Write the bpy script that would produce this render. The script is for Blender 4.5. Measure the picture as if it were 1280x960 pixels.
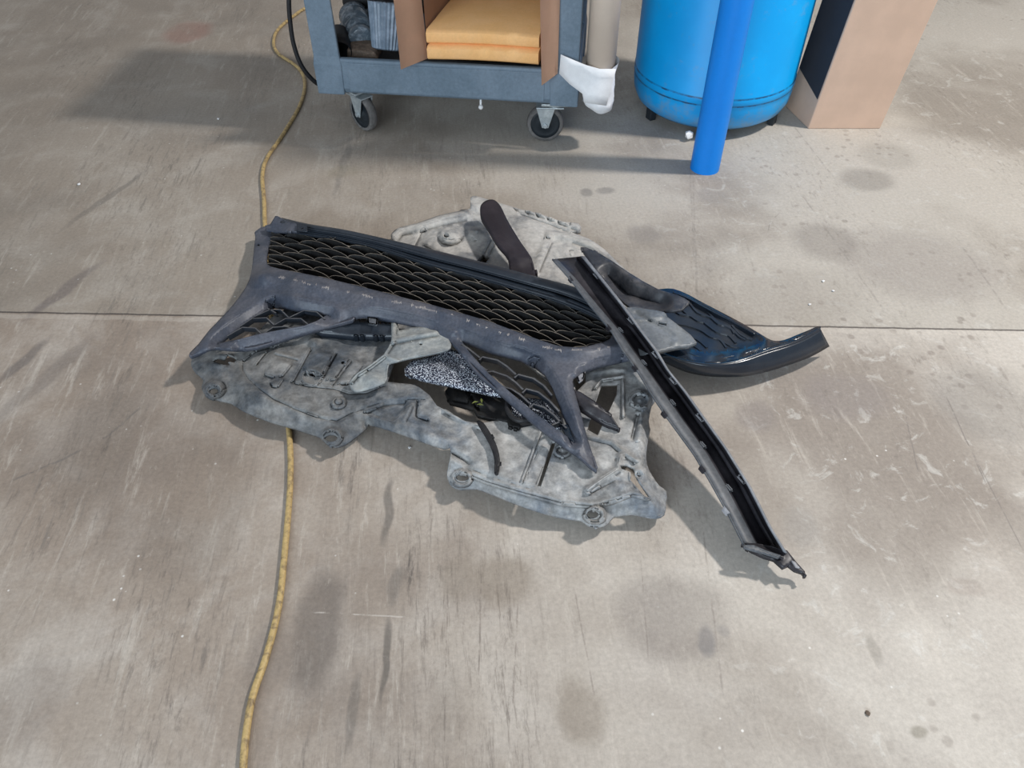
import bpy, bmesh, math, random
import numpy as np
from mathutils import Vector, Matrix
from mathutils.geometry import delaunay_2d_cdt

for o in list(bpy.data.objects):
    bpy.data.objects.remove(o)
random.seed(4)
S = bpy.context.scene
COL = S.collection

# ------------------------------------------------------------------ camera
CAM_H = 1.30
F = 961.0
C45 = math.cos(math.radians(45)); S45 = math.sin(math.radians(45))
cam = bpy.data.cameras.new('camera'); cam.sensor_width = 36; cam.lens = 36 * F / 1280
camo = bpy.data.objects.new('camera', cam); COL.objects.link(camo)
camo.location = (0, 0, CAM_H); camo.rotation_euler = (math.radians(45), 0, 0)
cam.clip_start = 0.02; cam.clip_end = 200
S.camera = camo

# ------------------------------------------------------------------ light
w = bpy.data.worlds.new('world'); S.world = w; w.use_nodes = True
w.node_tree.nodes['Background'].inputs[0].default_value = (0.92, 0.95, 1.0, 1)
w.node_tree.nodes['Background'].inputs[1].default_value = 0.33


def area(name, loc, target, sx, sy, power, color, shape='RECTANGLE'):
    l = bpy.data.lights.new(name, 'AREA'); l.shape = shape; l.size = sx; l.size_y = sy
    l.energy = power; l.color = color
    o = bpy.data.objects.new(name, l); COL.objects.link(o); o.location = loc
    o.rotation_euler = (Vector(target) - Vector(loc)).to_track_quat('-Z', 'Y').to_euler()
    return o


area('ceiling_lamp_light', (3.0, 2.1, 4.0), (0, 1.5, 0), 0.34, 0.34, 205, (1.0, 0.955, 0.90), 'DISK')
area('open_door_light', (-1.8, -3.9, 2.3), (0, 1.8, 0.1), 4.5, 2.6, 320, (0.74, 0.88, 1.0))

S.view_settings.view_transform = 'Standard'
S.view_settings.look = 'None'
S.view_settings.exposure = 0.0
S.view_settings.gamma = 1.0
S.view_settings.use_curve_mapping = False


# ------------------------------------------------------------------ geometry helpers
def P(px, py, z=0.0):
    """point of the place seen at image position px,py that lies at height z"""
    u = (px - 640) / F; v = (480 - py) / F
    dy = C45 + v * S45; dz = -S45 + v * C45
    t = (z - CAM_H) / dz
    return Vector((u * t, dy * t, z))


def PY(px, py, Y):
    u = (px - 640) / F; v = (480 - py) / F
    dy = C45 + v * S45; dz = -S45 + v * C45
    t = Y / dy
    return Vector((u * t, Y, CAM_H + dz * t))


def Pn(px, py, z):
    u = (px - 640) / F; v = (480 - py) / F
    dy = C45 + v * S45; dz = -S45 + v * C45
    t = (z - CAM_H) / dz
    return np.stack([u * t, dy * t, z], 1)


def tag(o, label=None, cat=None, group=None, kind=None):
    if label: o['label'] = label
    if cat: o['category'] = cat
    if group: o['group'] = group
    if kind: o['kind'] = kind
    return o


def empty(name, loc, label, cat, group=None, rz=0.0):
    o = bpy.data.objects.new(name, None); COL.objects.link(o)
    o.empty_display_size = 0.05
    o.location = loc; o.rotation_euler = (0, 0, rz)
    return tag(o, label, cat, group)


def link(name, me, mats, parent=None, smooth=False):
    o = bpy.data.objects.new(name, me); COL.objects.link(o)
    for m in (mats if isinstance(mats, (list, tuple)) else [mats]):
        me.materials.append(m)
    if smooth:
        for p in me.polygons: p.use_smooth = True
    if parent is not None:
        o.parent = parent
        o.matrix_parent_inverse = Matrix.Identity(4)
    return o


def fbm(name, bm, mats, parent=None, smooth=False, world=False):
    """world=True: bm vertices are world coordinates, move them into the parent's frame"""
    bmesh.ops.recalc_face_normals(bm, faces=bm.faces)
    if world and parent is not None:
        M = frame(parent).inverted()
        bmesh.ops.transform(bm, matrix=M, verts=bm.verts)
    me = bpy.data.meshes.new(name); bm.to_mesh(me); bm.free()
    return link(name, me, mats, parent, smooth)


def frame(o):
    M = Matrix.LocRotScale(o.location, o.rotation_euler.to_quaternion(), o.scale)
    return frame(o.parent) @ M if o.parent else M


def bevel(o, w=0.003, seg=2, angle=35):
    m = o.modifiers.new('bevel', 'BEVEL'); m.width = w; m.segments = seg
    m.limit_method = 'ANGLE'; m.angle_limit = math.radians(angle)
    return o


def box(bm, lo, hi):
    r = bmesh.ops.create_cube(bm, size=1.0)
    for v in r['verts']:
        v.co = Vector([lo[i] + (v.co[i] + 0.5) * (hi[i] - lo[i]) for i in range(3)])
    return r['verts']


def hexa(bm, b4, t4):
    """solid from four bottom and four top points"""
    vs = [bm.verts.new(p) for p in list(b4) + list(t4)]
    bm.faces.new(vs[0:4][::-1]); bm.faces.new(vs[4:8])
    for i in range(4):
        j = (i + 1) % 4
        bm.faces.new([vs[i], vs[j], vs[4 + j], vs[4 + i]])


def lathe(bm, prof, M=None, n=48, a0=0.0):
    """prof: list of (r,z), revolved round z"""
    M = M or Matrix.Identity(4)
    rings = []
    for r, z in prof:
        if r < 1e-6:
            rings.append([bm.verts.new(M @ Vector((0, 0, z)))])
        else:
            rings.append([bm.verts.new(M @ Vector((r * math.cos(a0 + 2 * math.pi * i / n), r * math.sin(a0 + 2 * math.pi * i / n), z))) for i in range(n)])
    for a, b in zip(rings[:-1], rings[1:]):
        for i in range(n):
            j = (i + 1) % n
            if len(a) == 1 and len(b) == 1: continue
            if len(a) == 1: bm.faces.new([a[0], b[i], b[j]])
            elif len(b) == 1: bm.faces.new([a[i], a[j], b[0]])
            else: bm.faces.new([a[i], a[j], b[j], b[i]])


def catmull(pts, n=4, closed=False):
    pts = [np.array(p, float) for p in pts]
    N = len(pts); out = []
    rng = range(N if closed else N - 1)
    for i in rng:
        if closed:
            p0, p1, p2, p3 = pts[i - 1], pts[i], pts[(i + 1) % N], pts[(i + 2) % N]
        else:
            p0 = pts[max(i - 1, 0)]; p1 = pts[i]; p2 = pts[i + 1]; p3 = pts[min(i + 2, N - 1)]
        for k in range(n):
            t = k / n
            out.append(0.5 * ((2 * p1) + (-p0 + p2) * t + (2 * p0 - 5 * p1 + 4 * p2 - p3) * t * t + (-p0 + 3 * p1 - 3 * p2 + p3) * t ** 3))
    if not closed: out.append(pts[-1])
    return [tuple(p) for p in out]


def tube(bm, pts, r, n=10, caps=True):
    pts = [Vector(p) for p in pts]
    rings = []
    up = Vector((0, 0, 1)); ps = None
    for i, p in enumerate(pts):
        d = (pts[min(i + 1, len(pts) - 1)] - pts[max(i - 1, 0)]).normalized()
        if ps is not None:
            s = ps - d * ps.dot(d)
        else:
            s = d.cross(up)
            if s.length < 0.05: s = d.cross(Vector((0, 1, 0)))
        s.normalize(); ps = s.copy(); t = s.cross(d).normalized()
        rr = r[i] if isinstance(r, (list, tuple)) else r
        rings.append([bm.verts.new(p + (s * math.cos(2 * math.pi * k / n) + t * math.sin(2 * math.pi * k / n)) * rr) for k in range(n)])
    for a, b in zip(rings[:-1], rings[1:]):
        for k in range(n):
            j = (k + 1) % n
            bm.faces.new([a[k], a[j], b[j], b[k]])
    if caps:
        bm.faces.new(rings[0][::-1]); bm.faces.new(rings[-1])


# ---- distance tools (numpy, image-plan coordinates)
def dseg(X, path, closed=False):
    """distance of points X (n,2) to a polyline"""
    path = np.array(path, float)
    A = path[:-1]; B = path[1:]
    if closed:
        A = path; B = np.roll(path, -1, 0)
    best = np.full(len(X), 1e9)
    for a, b in zip(A, B):
        d = b - a; L = (d ** 2).sum()
        t = np.clip(((X - a) @ d) / max(L, 1e-9), 0, 1)
        q = X - (a + t[:, None] * d)
        best = np.minimum(best, np.sqrt((q ** 2).sum(1)))
    return best


def inside(X, poly):
    poly = np.array(poly, float)
    x, y = X[:, 0], X[:, 1]
    r = np.zeros(len(X), bool)
    j = len(poly) - 1
    for i in range(len(poly)):
        xi, yi = poly[i]; xj, yj = poly[j]
        c = ((yi > y) != (yj > y)) & (x < (xj - xi) * (y - yi) / ((yj - yi) + 1e-12) + xi)
        r ^= c; j = i
    return r


def sst(t):
    t = np.clip(t, 0, 1); return t * t * (3 - 2 * t)


_rs = np.random.RandomState(7)
_lat = _rs.rand(64, 64)


def vnoise(X, sc):
    q = X / sc; i = np.floor(q).astype(int); f = q - i; f = f * f * (3 - 2 * f)
    g = lambda a, b: _lat[a % 64, b % 64]
    return ((g(i[:, 0], i[:, 1]) * (1 - f[:, 0]) + g(i[:, 0] + 1, i[:, 1]) * f[:, 0]) * (1 - f[:, 1]) +
            (g(i[:, 0], i[:, 1] + 1) * (1 - f[:, 0]) + g(i[:, 0] + 1, i[:, 1] + 1) * f[:, 0]) * f[:, 1]) * 2 - 1


def offs(path, d, closed=False):
    P_ = np.array(path, float); n = len(P_)
    if closed: T = np.roll(P_, -1, 0) - np.roll(P_, 1, 0)
    else:
        T = np.zeros_like(P_); T[1:-1] = P_[2:] - P_[:-2]; T[0] = P_[1] - P_[0]; T[-1] = P_[-1] - P_[-2]
    T /= np.maximum(np.hypot(T[:, 0], T[:, 1]), 1e-6)[:, None]
    return P_ + np.stack([-T[:, 1], T[:, 0]], 1) * d


def guides(feats, step):
    out = []
    def add(path, closed):
        path = [tuple(p) for p in path]
        q = resample(path if closed else path + path[::-1], step * .8)
        out.extend(q if closed else q[:len(q) // 2 + 1])
    for f in feats:
        k = f[0]
        if k == 'line':
            for m_ in (0, .45, -.45, .95, -.95): add(offs(f[1], f[2] * m_), False)
        elif k == 'flat':
            for m_ in (f[2], f[2] - f[4]):
                if m_ > .2:
                    add(offs(f[1], m_), False); add(offs(f[1], -m_), False)
                else: add(f[1], False)
        elif k == 'tent':
            for m_ in (0, 1, -1): add(offs(f[1], f[2] * m_), False)
        elif k == 'pad':
            for m_ in (-.5, .5): add(offs(f[1], f[3] * m_, True), True)
        elif k == 'dome':
            for m_ in (.35, .7, 1): add(circ(f[1], f[2], f[3] * m_, 16), True)
        elif k == 'boss':
            for m_ in (f[3], f[3] - f[5]): add(circ(f[1], f[2], m_, 18), True)
        elif k == 'ring':
            for m_ in (f[3] - f[4], f[3], f[3] + f[4]): add(circ(f[1], f[2], m_, 18), True)
    return out


def thin(pts, d, fixed):
    cell = {}
    def key(p): return (int(math.floor(p[0] / d)), int(math.floor(p[1] / d)))
    def ok(p):
        kx, ky = key(p)
        for a in (-1, 0, 1):
            for b in (-1, 0, 1):
                for q in cell.get((kx + a, ky + b), ()):
                    if (q[0] - p[0]) ** 2 + (q[1] - p[1]) ** 2 < d * d: return False
        return True
    for p in fixed: cell.setdefault(key(p), []).append(p)
    out = []
    for p in pts:
        if ok(p): cell.setdefault(key(p), []).append(p); out.append(p)
    return out


def height(X, ctrl, feats):
    if isinstance(ctrl, (int, float)):
        z = np.full(len(X), float(ctrl))
    else:
        c = np.array(ctrl, float)
        W = 1.0 / (((X[:, None, :] - c[None, :, :2]) ** 2).sum(2) + 60.0) ** 1.5
        z = (W * c[:, 2]).sum(1) / W.sum(1)
    for f in feats:
        k = f[0]
        if k == 'line':
            _, path, wd, h = f; z = z + h * sst(1 - dseg(X, path) / wd)
        elif k == 'flat':      # flat topped ridge / groove
            _, path, wd, h, e = f; z = z + h * sst((wd - dseg(X, path)) / e)
        elif k == 'tent':
            _, path, wd, h = f; z = z + h * np.clip(1 - dseg(X, path) / wd, 0, 1)
        elif k == 'pad':
            _, poly, h, e = f
            d = dseg(X, poly, True); s = np.where(inside(X, poly), d, -d)
            z = z + h * sst((s + e * 0.5) / e)
        elif k == 'dome':
            _, cx, cy, r, h = f
            d = np.hypot(X[:, 0] - cx, (X[:, 1] - cy) / 0.78); z = z + h * sst(1 - d / r)
        elif k == 'boss':
            _, cx, cy, r, h, e = f
            d = np.hypot(X[:, 0] - cx, (X[:, 1] - cy) / 0.78); z = z + h * sst((r - d) / e)
        elif k == 'ring':
            _, cx, cy, r, wd, h = f
            d = np.hypot(X[:, 0] - cx, (X[:, 1] - cy) / 0.78); z = z + h * sst(1 - np.abs(d - r) / wd)
        elif k == 'noise':
            _, sc, a = f; z = z + a * vnoise(X, sc)
        elif k == 'crumple':
            _, cx, cy, r, sc, a = f
            d = np.hypot(X[:, 0] - cx, X[:, 1] - cy); z = z + a * vnoise(X, sc) * sst(1 - d / r)
    return z


def resample(poly, step):
    out = []
    n = len(poly)
    for i in range(n):
        a = np.array(poly[i], float); b = np.array(poly[(i + 1) % n], float)
        k = max(1, int(round(np.hypot(*(b - a)) / step)))
        for j in range(k): out.append(tuple(a + (b - a) * j / k))
    return out


def circ(cx, cy, r, n=14, ky=0.78):
    return [(cx + r * math.cos(2 * math.pi * i / n), cy + r * ky * math.sin(2 * math.pi * i / n)) for i in range(n)]


def sheet(name, outline, mat, z, parent=None, holes=(), feats=(), step=3.5, thick=0.003,
          skirt=0.0, sm=3, hsm=None, smooth=True, matfn=None):
    """moulded sheet: plan outline traced, every vertex at its own height, real thickness"""
    ol = catmull(outline, sm, True) if sm > 1 else list(outline)
    ol = resample(ol, step)
    hs = []
    for h in holes:
        hs.append(resample(catmull(h, 2, True) if hsm else list(h), step))
    allp = list(ol)
    edges = [(i, (i + 1) % len(ol)) for i in range(len(ol))]
    for h in hs:
        b = len(allp); allp += h
        edges += [(b + i, b + (i + 1) % len(h)) for i in range(len(h))]
    A = np.array(ol); x0, y0 = A.min(0); x1, y1 = A.max(0)
    gx = np.arange(x0, x1, step); gy = np.arange(y0, y1, step * 0.866)
    G = np.array([(x + (step / 2 if j % 2 else 0), y) for j, y in enumerate(gy) for x in gx])
    if len(G):
        m = inside(G, ol) & (dseg(G, ol, True) > step * 0.55)
        for h in hs:
            m &= (~inside(G, h)) & (dseg(G, h, True) > step * 0.55)
        G = G[m]
        gd = guides(feats, step)
        if gd:
            gd = np.array(gd)
            m = inside(gd, ol) & (dseg(gd, ol, True) > step * .4)
            for h in hs: m &= (~inside(gd, h)) & (dseg(gd, h, True) > step * .4)
            gd = [tuple(p) for p in gd[m]]
            gd = thin(gd, step * .42, [])
            G = np.array(gd + thin([tuple(p) for p in G], step * .8, gd))
    pts = [Vector(p) for p in allp] + [Vector(p) for p in G]
    vo, eo, fo, *_ = delaunay_2d_cdt(pts, edges, [], 0, 1e-4)
    V = np.array([tuple(v) for v in vo])
    Fc = np.array([f for f in fo if len(f) == 3])
    cen = V[Fc].mean(1)
    m = inside(cen, ol)
    for h in hs: m &= ~inside(cen, h)
    Fc = Fc[m]
    Z = height(V, z, feats)
    W = Pn(V[:, 0], V[:, 1], Z)
    bm = bmesh.new()
    vs = [bm.verts.new(p) for p in W]
    for f in Fc:
        try:
            fc = bm.faces.new([vs[i] for i in f])
        except ValueError:
            continue
        fc.normal_update()
        if fc.normal.z < 0: fc.normal_flip()
        if matfn is not None: fc.material_index = int(matfn(V[f].mean(0)))
    if skirt:
        be = [e for e in bm.edges if len(e.link_faces) == 1]
        r = bmesh.ops.extrude_edge_only(bm, edges=be)
        for g in r['geom']:
            if isinstance(g, bmesh.types.BMVert): g.co.z = max(g.co.z - skirt, 0.003)
    bmesh.ops.delete(bm, geom=[v for v in bm.verts if not v.link_faces], context='VERTS')
    if parent is not None:
        bmesh.ops.transform(bm, matrix=frame(parent).inverted(), verts=bm.verts)
    me = bpy.data.meshes.new(name); bm.to_mesh(me); bm.free()
    o = link(name, me, mat, parent, smooth)
    if smooth and skirt:
        e = o.modifiers.new('split', 'EDGE_SPLIT'); e.split_angle = math.radians(50)
    s = o.modifiers.new('thick', 'SOLIDIFY'); s.thickness = thick; s.offset = -1
    return o


def ribbons(name, lines, mats, parent, depth=0.012, th=0.002, lean=0.0):
    """thin upright louvre strips; slot 1 is the worn top edge"""
    bm = bmesh.new()
    for ln in lines:
        W = [P(*p) for p in ln]
        rows = []
        for i, p in enumerate(W):
            d = (W[min(i + 1, len(W) - 1)] - W[max(i - 1, 0)]); d.z = 0
            if d.length < 1e-6: d = Vector((1, 0, 0))
            d.normalize(); n = Vector((-d.y, d.x, 0))
            dn = Vector((0, lean, -depth))
            rows.append([bm.verts.new(p - n * th / 2), bm.verts.new(p + n * th / 2),
                         bm.verts.new(p + n * th / 2 + dn), bm.verts.new(p - n * th / 2 + dn)])
        for a, b in zip(rows[:-1], rows[1:]):
            for k in range(4):
                f = bm.faces.new([a[k], b[k], b[(k + 1) % 4], a[(k + 1) % 4]])
                f.material_index = 1 if k == 0 else 0
        bm.faces.new(rows[0]); bm.faces.new(rows[-1][::-1])
    return fbm(name, bm, mats, parent, world=True)


def interp(L, s):
    L = np.array(L, float); x = np.linspace(0, 1, len(L))
    return np.array([np.interp(s, x, L[:, i]) for i in range(L.shape[1])])


def loft(name, E0, E1, zs, prof, mats, parent, n=60, thick=.0025, tfn=None, dfn=None, split=38):
    """long moulding between two edges; prof = (position across, height, material)"""
    bm = bmesh.new(); rows = []
    for i in range(n + 1):
        s_ = i / n
        l = interp(E0, s_); r = interp(E1, s_); zz = float(np.interp(s_, np.linspace(0, 1, len(zs)), zs))
        row = []
        for (t_, dz, mi) in prof:
            tt = tfn(t_, mi, s_) if tfn else t_
            d = dfn(dz, mi, s_) if dfn else dz
            p = l + (r - l) * tt
            row.append(bm.verts.new(P(p[0], p[1], zz + d)))
        rows.append(row)
    for a, b in zip(rows[:-1], rows[1:]):
        for j_ in range(len(prof) - 1):
            f = bm.faces.new([a[j_], a[j_ + 1], b[j_ + 1], b[j_]])
            f.material_index = 1 if (prof[j_][2] == 1 or prof[j_ + 1][2] == 1) else min(prof[j_][2], prof[j_ + 1][2])
    o = fbm(name, bm, mats, parent, smooth=True, world=True)
    bm = bmesh.new(); bm.from_mesh(o.data)
    if sum(f.normal.z * f.calc_area() for f in bm.faces) < 0:
        for f in bm.faces: f.normal_flip()
    bm.to_mesh(o.data); bm.free()
    o.modifiers.new('s', 'EDGE_SPLIT').split_angle = math.radians(split)
    sd = o.modifiers.new('t', 'SOLIDIFY'); sd.thickness = thick; sd.offset = -1
    return o


# ------------------------------------------------------------------ materials
class NT:
    def __init__(s, name):
        s.m = bpy.data.materials.new(name); s.m.use_nodes = True
        s.t = s.m.node_tree; s.n = s.t.nodes; s.b = s.n['Principled BSDF']

    def node(s, typ, **kw):
        n = s.n.new(typ)
        for k, v in kw.items():
            if k.startswith('in_'):
                k = k[3:]
                n.inputs[int(k) if k.isdigit() else k].default_value = v
            else: setattr(n, k, v)
        return n

    def lk(s, a, b): s.t.links.new(a, b)

    def math(s, op, a, b=None, c=None, clamp=False):
        n = s.n.new('ShaderNodeMath'); n.operation = op; n.use_clamp = clamp
        for i, v in enumerate((a, b, c)):
            if v is None: continue
            if isinstance(v, (int, float)): n.inputs[i].default_value = v
            else: s.lk(v, n.inputs[i])
        return n.outputs[0]

    def mix(s, fac, a, b, blend='MIX'):
        n = s.n.new('ShaderNodeMix'); n.data_type = 'RGBA'; n.blend_type = blend
        for i, v in ((0, fac), (6, a), (7, b)):
            if isinstance(v, (int, float)): n.inputs[i].default_value = v
            elif isinstance(v, tuple): n.inputs[i].default_value = (*v, 1) if len(v) == 3 else v
            else: s.lk(v, n.inputs[i])
        return n.outputs[2]

    def noise(s, vec, scale, detail=4, rough=0.55, dist=0.0):
        n = s.node('ShaderNodeTexNoise'); n.inputs['Scale'].default_value = scale
        n.inputs['Detail'].default_value = detail; n.inputs['Roughness'].default_value = rough
        n.inputs['Distortion'].default_value = dist
        if vec is not None: s.lk(vec, n.inputs['Vector'])
        return n.outputs[0]

    def ramp(s, fac, lo, hi, a=0.0, b=1.0, smooth=True):
        n = s.node('ShaderNodeMapRange'); n.interpolation_type = 'SMOOTHSTEP' if smooth else 'LINEAR'
        s.lk(fac, n.inputs[0])
        n.inputs[1].default_value = lo; n.inputs[2].default_value = hi
        n.inputs[3].default_value = a; n.inputs[4].default_value = b
        return n.outputs[0]

    def mapping(s, vec, sc=(1, 1, 1), rot=(0, 0, 0), loc=(0, 0, 0)):
        n = s.node('ShaderNodeMapping'); s.lk(vec, n.inputs[0])
        n.inputs['Scale'].default_value = sc; n.inputs['Rotation'].default_value = rot
        n.inputs['Location'].default_value = loc
        return n.outputs[0]

    def bump(s, h, strength=0.3, dist=0.002):
        n = s.node('ShaderNodeBump'); n.inputs['Strength'].default_value = strength
        n.inputs['Distance'].default_value = dist
        s.lk(h, n.inputs['Height']); s.lk(n.outputs[0], s.b.inputs['Normal'])


def plastic(name, col, col2=None, rough=0.5, sc=18, amount=(0.4, 0.7), fine=180, fineamt=0.15, bmp=0.15, spec=0.5, metal=0.0, rough2=None):
    k = NT(name)
    tc = k.node('ShaderNodeTexCoord').outputs['Object']
    c2 = col2 or tuple(x * 1.5 for x in col)
    f = k.ramp(k.noise(tc, sc, 6, 0.65, 0.4), amount[0], amount[1])
    c = k.mix(f, col, c2)
    g = k.ramp(k.noise(tc, fine, 3, 0.7), 0.3, 0.75, 1 - fineamt, 1 + fineamt, False)
    m = k.node('ShaderNodeMix', data_type='RGBA', blend_type='MULTIPLY'); m.inputs[0].default_value = 1
    k.lk(c, m.inputs[6]); k.lk(g, m.inputs[7])
    k.lk(m.outputs[2], k.b.inputs['Base Color'])
    if rough2 is not None: k.lk(k.ramp(f, 0, 1, rough, rough2), k.b.inputs['Roughness'])
    else: k.b.inputs['Roughness'].default_value = rough
    k.b.inputs['Specular IOR Level'].default_value = spec
    k.b.inputs['Metallic'].default_value = metal
    k.bump(k.noise(tc, fine, 3, 0.6), bmp, 0.001)
    return k.m


def floor_material():
    k = NT('worn_concrete')
    tc = k.node('ShaderNodeTexCoord').outputs['Object']
    rot = k.mapping(tc, rot=(0, 0, math.radians(-4.6)))
    big = k.noise(tc, 1.3, 4, 0.55, 0.3)
    med = k.noise(tc, 5.5, 6, 0.62, 0.5)
    fin = k.noise(tc, 110, 5, 0.75)
    sep = k.node('ShaderNodeSeparateXYZ'); k.lk(tc, sep.inputs[0])
    X, Y = sep.outputs[0], sep.outputs[1]
    # warm brown at left, paler grey at right; brightening towards the light painted in
    side = k.ramp(X, -0.9, 0.9)
    side = k.math('ADD', side, k.ramp(big, 0.3, 0.7, -0.25, 0.25))
    base = k.mix(side, (0.310, 0.252, 0.205), (0.505, 0.465, 0.415))
    base = k.mix(k.math('MULTIPLY', k.ramp(med, 0.40, 0.72), .6), base, (0.50, 0.455, 0.410))
    base = k.mix(k.math('MULTIPLY', k.ramp(big, 0.54, 0.34), 0.7), base, (0.205, 0.168, 0.14))
    # trowel streaks, run along the slab
    st = k.noise(k.mapping(rot, (34, 4.0, 1)), 1.0, 7, 0.75, 0.35)
    st2 = k.noise(k.mapping(rot, (80, 8.0, 1), loc=(3, 1, 0)), 1.0, 6, 0.75, 0.3)
    where = k.ramp(k.noise(k.mapping(rot, (4, 1.1, 1), loc=(7, 2, 0)), 1.0, 3, 0.6), 0.42, 0.66)
    left = k.ramp(X, 0.55, -0.15, 0.12, 1.0)
    d1 = k.math('MULTIPLY', k.math('MULTIPLY', k.ramp(st, 0.56, 0.70), where), left)
    d2 = k.math('MULTIPLY', k.math('MULTIPLY', k.ramp(st2, 0.51, 0.66), left), k.math('ADD', k.math('MULTIPLY', where, .7), .22))
    base = k.mix(k.math('MULTIPLY', d1, 0.92), base, (0.085, 0.073, 0.066))
    base = k.mix(d2, base, (0.21, 0.18, 0.155))
    lt = k.ramp(st, 0.47, 0.30)
    base = k.mix(k.math('MULTIPLY', lt, 0.5), base, (0.56, 0.51, 0.45))
    # pits and pale paint specks, mostly in the right of the bay
    vo = k.node('ShaderNodeTexVoronoi', in_Scale=26.0); k.lk(k.mapping(tc, (1, 1, 1)), vo.inputs['Vector'])
    pits = k.math('MULTIPLY', k.ramp(vo.outputs['Distance'], 0.30, 0.16), k.ramp(k.noise(tc, 3.1, 3), 0.5, 0.6))
    pits = k.math('MULTIPLY', pits, k.ramp(X, 0.35, 0.9))
    base = k.mix(k.math('MULTIPLY', pits, 0.55), base, (0.22, 0.185, 0.16))
    vs = k.node('ShaderNodeTexVoronoi', in_Scale=34.0); k.lk(tc, vs.inputs['Vector'])
    spk = k.math('MULTIPLY', k.ramp(vs.outputs['Distance'], 0.11, 0.05), k.ramp(k.noise(tc, 9, 2), 0.55, 0.65))
    base = k.mix(k.math('MULTIPLY', spk, 0.8), base, (0.78, 0.76, 0.72))
    blot = k.ramp(k.noise(tc, 16, 5, 0.7, 0.8), 0.56, 0.68)
    base = k.mix(k.math('MULTIPLY', k.math('MULTIPLY', blot, k.ramp(X, 0.1, 0.7)), 0.5), base, (0.62, 0.60, 0.56))

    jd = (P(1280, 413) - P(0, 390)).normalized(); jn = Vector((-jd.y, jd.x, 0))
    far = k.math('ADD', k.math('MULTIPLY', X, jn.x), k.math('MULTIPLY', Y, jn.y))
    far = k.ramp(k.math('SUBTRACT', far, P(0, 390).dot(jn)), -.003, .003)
    base = k.mix(k.math('MULTIPLY', far, .30), base, (0.285, 0.265, 0.225))  # slab beyond the joint painted darker to make up for lamp falloff
    # individual stains (place, size, turn, strength, colour)
    wob = k.node('ShaderNodeTexNoise', in_Scale=9.0); k.lk(tc, wob.inputs['Vector'])
    wv = k.node('ShaderNodeVectorMath', operation='MULTIPLY_ADD')
    k.lk(wob.outputs['Color'], wv.inputs[0]); wv.inputs[1].default_value = (0.036, 0.05, 0); wv.inputs[2].default_value = (-0.018, -0.025, 0)
    ad = k.node('ShaderNodeVectorMath', operation='ADD'); k.lk(tc, ad.inputs[0]); k.lk(wv.outputs[0], ad.inputs[1])
    stains = [
        (1035, 303, 46, 28, 0, .62, (.24, .215, .19)), (1084, 225, 38, 15, 0, .6, (.23, .21, .185)), (1110, 195, 40, 18, 0, .35, (.25, .23, .20)),
        (1000, 368, 90, 36, 0, .40, (.27, .24, .21)), (1150, 330, 110, 50, 0, .48, (.25, .22, .20)),
        (945, 520, 30, 24, 0, .6, (.24, .21, .20)), (1055, 495, 60, 32, 0, .5, (.24, .21, .20)), (805, 292, 26, 14, 0, .55, (.22, .20, .185)), (890, 245, 22, 10, 25, .4, (.25, .23, .21)), (1055, 495, 10, 10, 0, .1, (.24, .21, .20)),
        (1235, 505, 80, 50, 0, .5, (.24, .22, .20)), (735, 240, 9, 6, 0, .7, (.17, .16, .15)),
        (758, 238, 12, 5, 0, .55, (.17, .16, .15)), (882, 800, 13, 22, 20, .8, (.13, .135, .15)), (905, 790, 8, 8, 0, .5, (.16, .16, .17)),
        (235, 40, 32, 15, 0, .40, (.30, .12, .09)), (630, 725, 44, 36, 0, .6, (.22, .18, .14)),
        (572, 722, 30, 36, 0, .5, (.22, .18, .14)), (395, 790, 36, 90, 0, .62, (.125, .105, .092)), (330, 830, 30, 60, 0, .4, (.14, .115, .10)),
        (840, 770, 85, 62, 0, .55, (.22, .19, .17)), (725, 890, 34, 46, -20, .6, (.22, .18, .14)),
        (250, 640, 70, 110, 0, .35, (.17, .14, .115)), (120, 560, 60, 80, 0, .25, (.17, .14, .115)),
        (110, 100, 130, 70, 0, .28, (.19, .16, .13)), (250, 150, 110, 35, 0, .30, (.19, .17, .15)),
        (60, 470, 14, 60, 20, .35, (.14, .12, .11)), (30, 450, 10, 30, 20, .55, (.10, .09, .09)),
        (78, 365, 10, 40, 22, .60, (.13, .11, .11)), (130, 250, 6, 40, 22, .45, (.12, .11, .10)),
        (484, 640, 7, 45, 0, .65, (.11, .10, .09)), (482, 820, 5, 60, 0, .7, (.10, .09, .08)),
        (494, 735, 10, 25, 0, .55, (.13, .12, .11)), (440, 890, 8, 50, 0, .45, (.11, .10, .09)),
        (430, 205, 6, 40, 0, .4, (.14, .13, .12)), (1150, 915, 12, 9, 30, .7, (.17, .15, .11)),
        (1092, 810, 8, 20, 0, .35, (.2, .18, .15)), (1208, 735, 26, 12, 0, .35, (.26, .20, .17)),
        (1000, 660, 26, 26, 0, .28, (.30, .29, .28)), (1240, 700, 40, 60, 0, .20, (.30, .24, .20)),
        (430, 215, 24, 9, 0, .35, (.24, .21, .15)), (845, 590, 40, 25, 0, .20, (.25, .19, .16)),
        (30, 880, 60, 60, 0, .30, (.17, .14, .12)), (560, 880, 30, 60, 0, .25, (.2, .17, .14)),
    ]
    for (px, py, rx, ry, a, s, c) in stains:
        p0 = P(px, py); ex = (P(px + rx, py) - p0).length; ey = (P(px, py + ry) - P(px, py - ry)).length / 2
        mp = k.node('ShaderNodeMapping'); mp.vector_type = 'TEXTURE'
        k.lk(ad.outputs[0], mp.inputs[0])
        mp.inputs['Location'].default_value = (p0.x, p0.y, 0)
        mp.inputs['Rotation'].default_value = (0, 0, -math.radians(a))
        mp.inputs['Scale'].default_value = (ex, ey, 1)
        ln = k.node('ShaderNodeVectorMath', operation='LENGTH'); k.lk(mp.outputs[0], ln.inputs[0])
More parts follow.
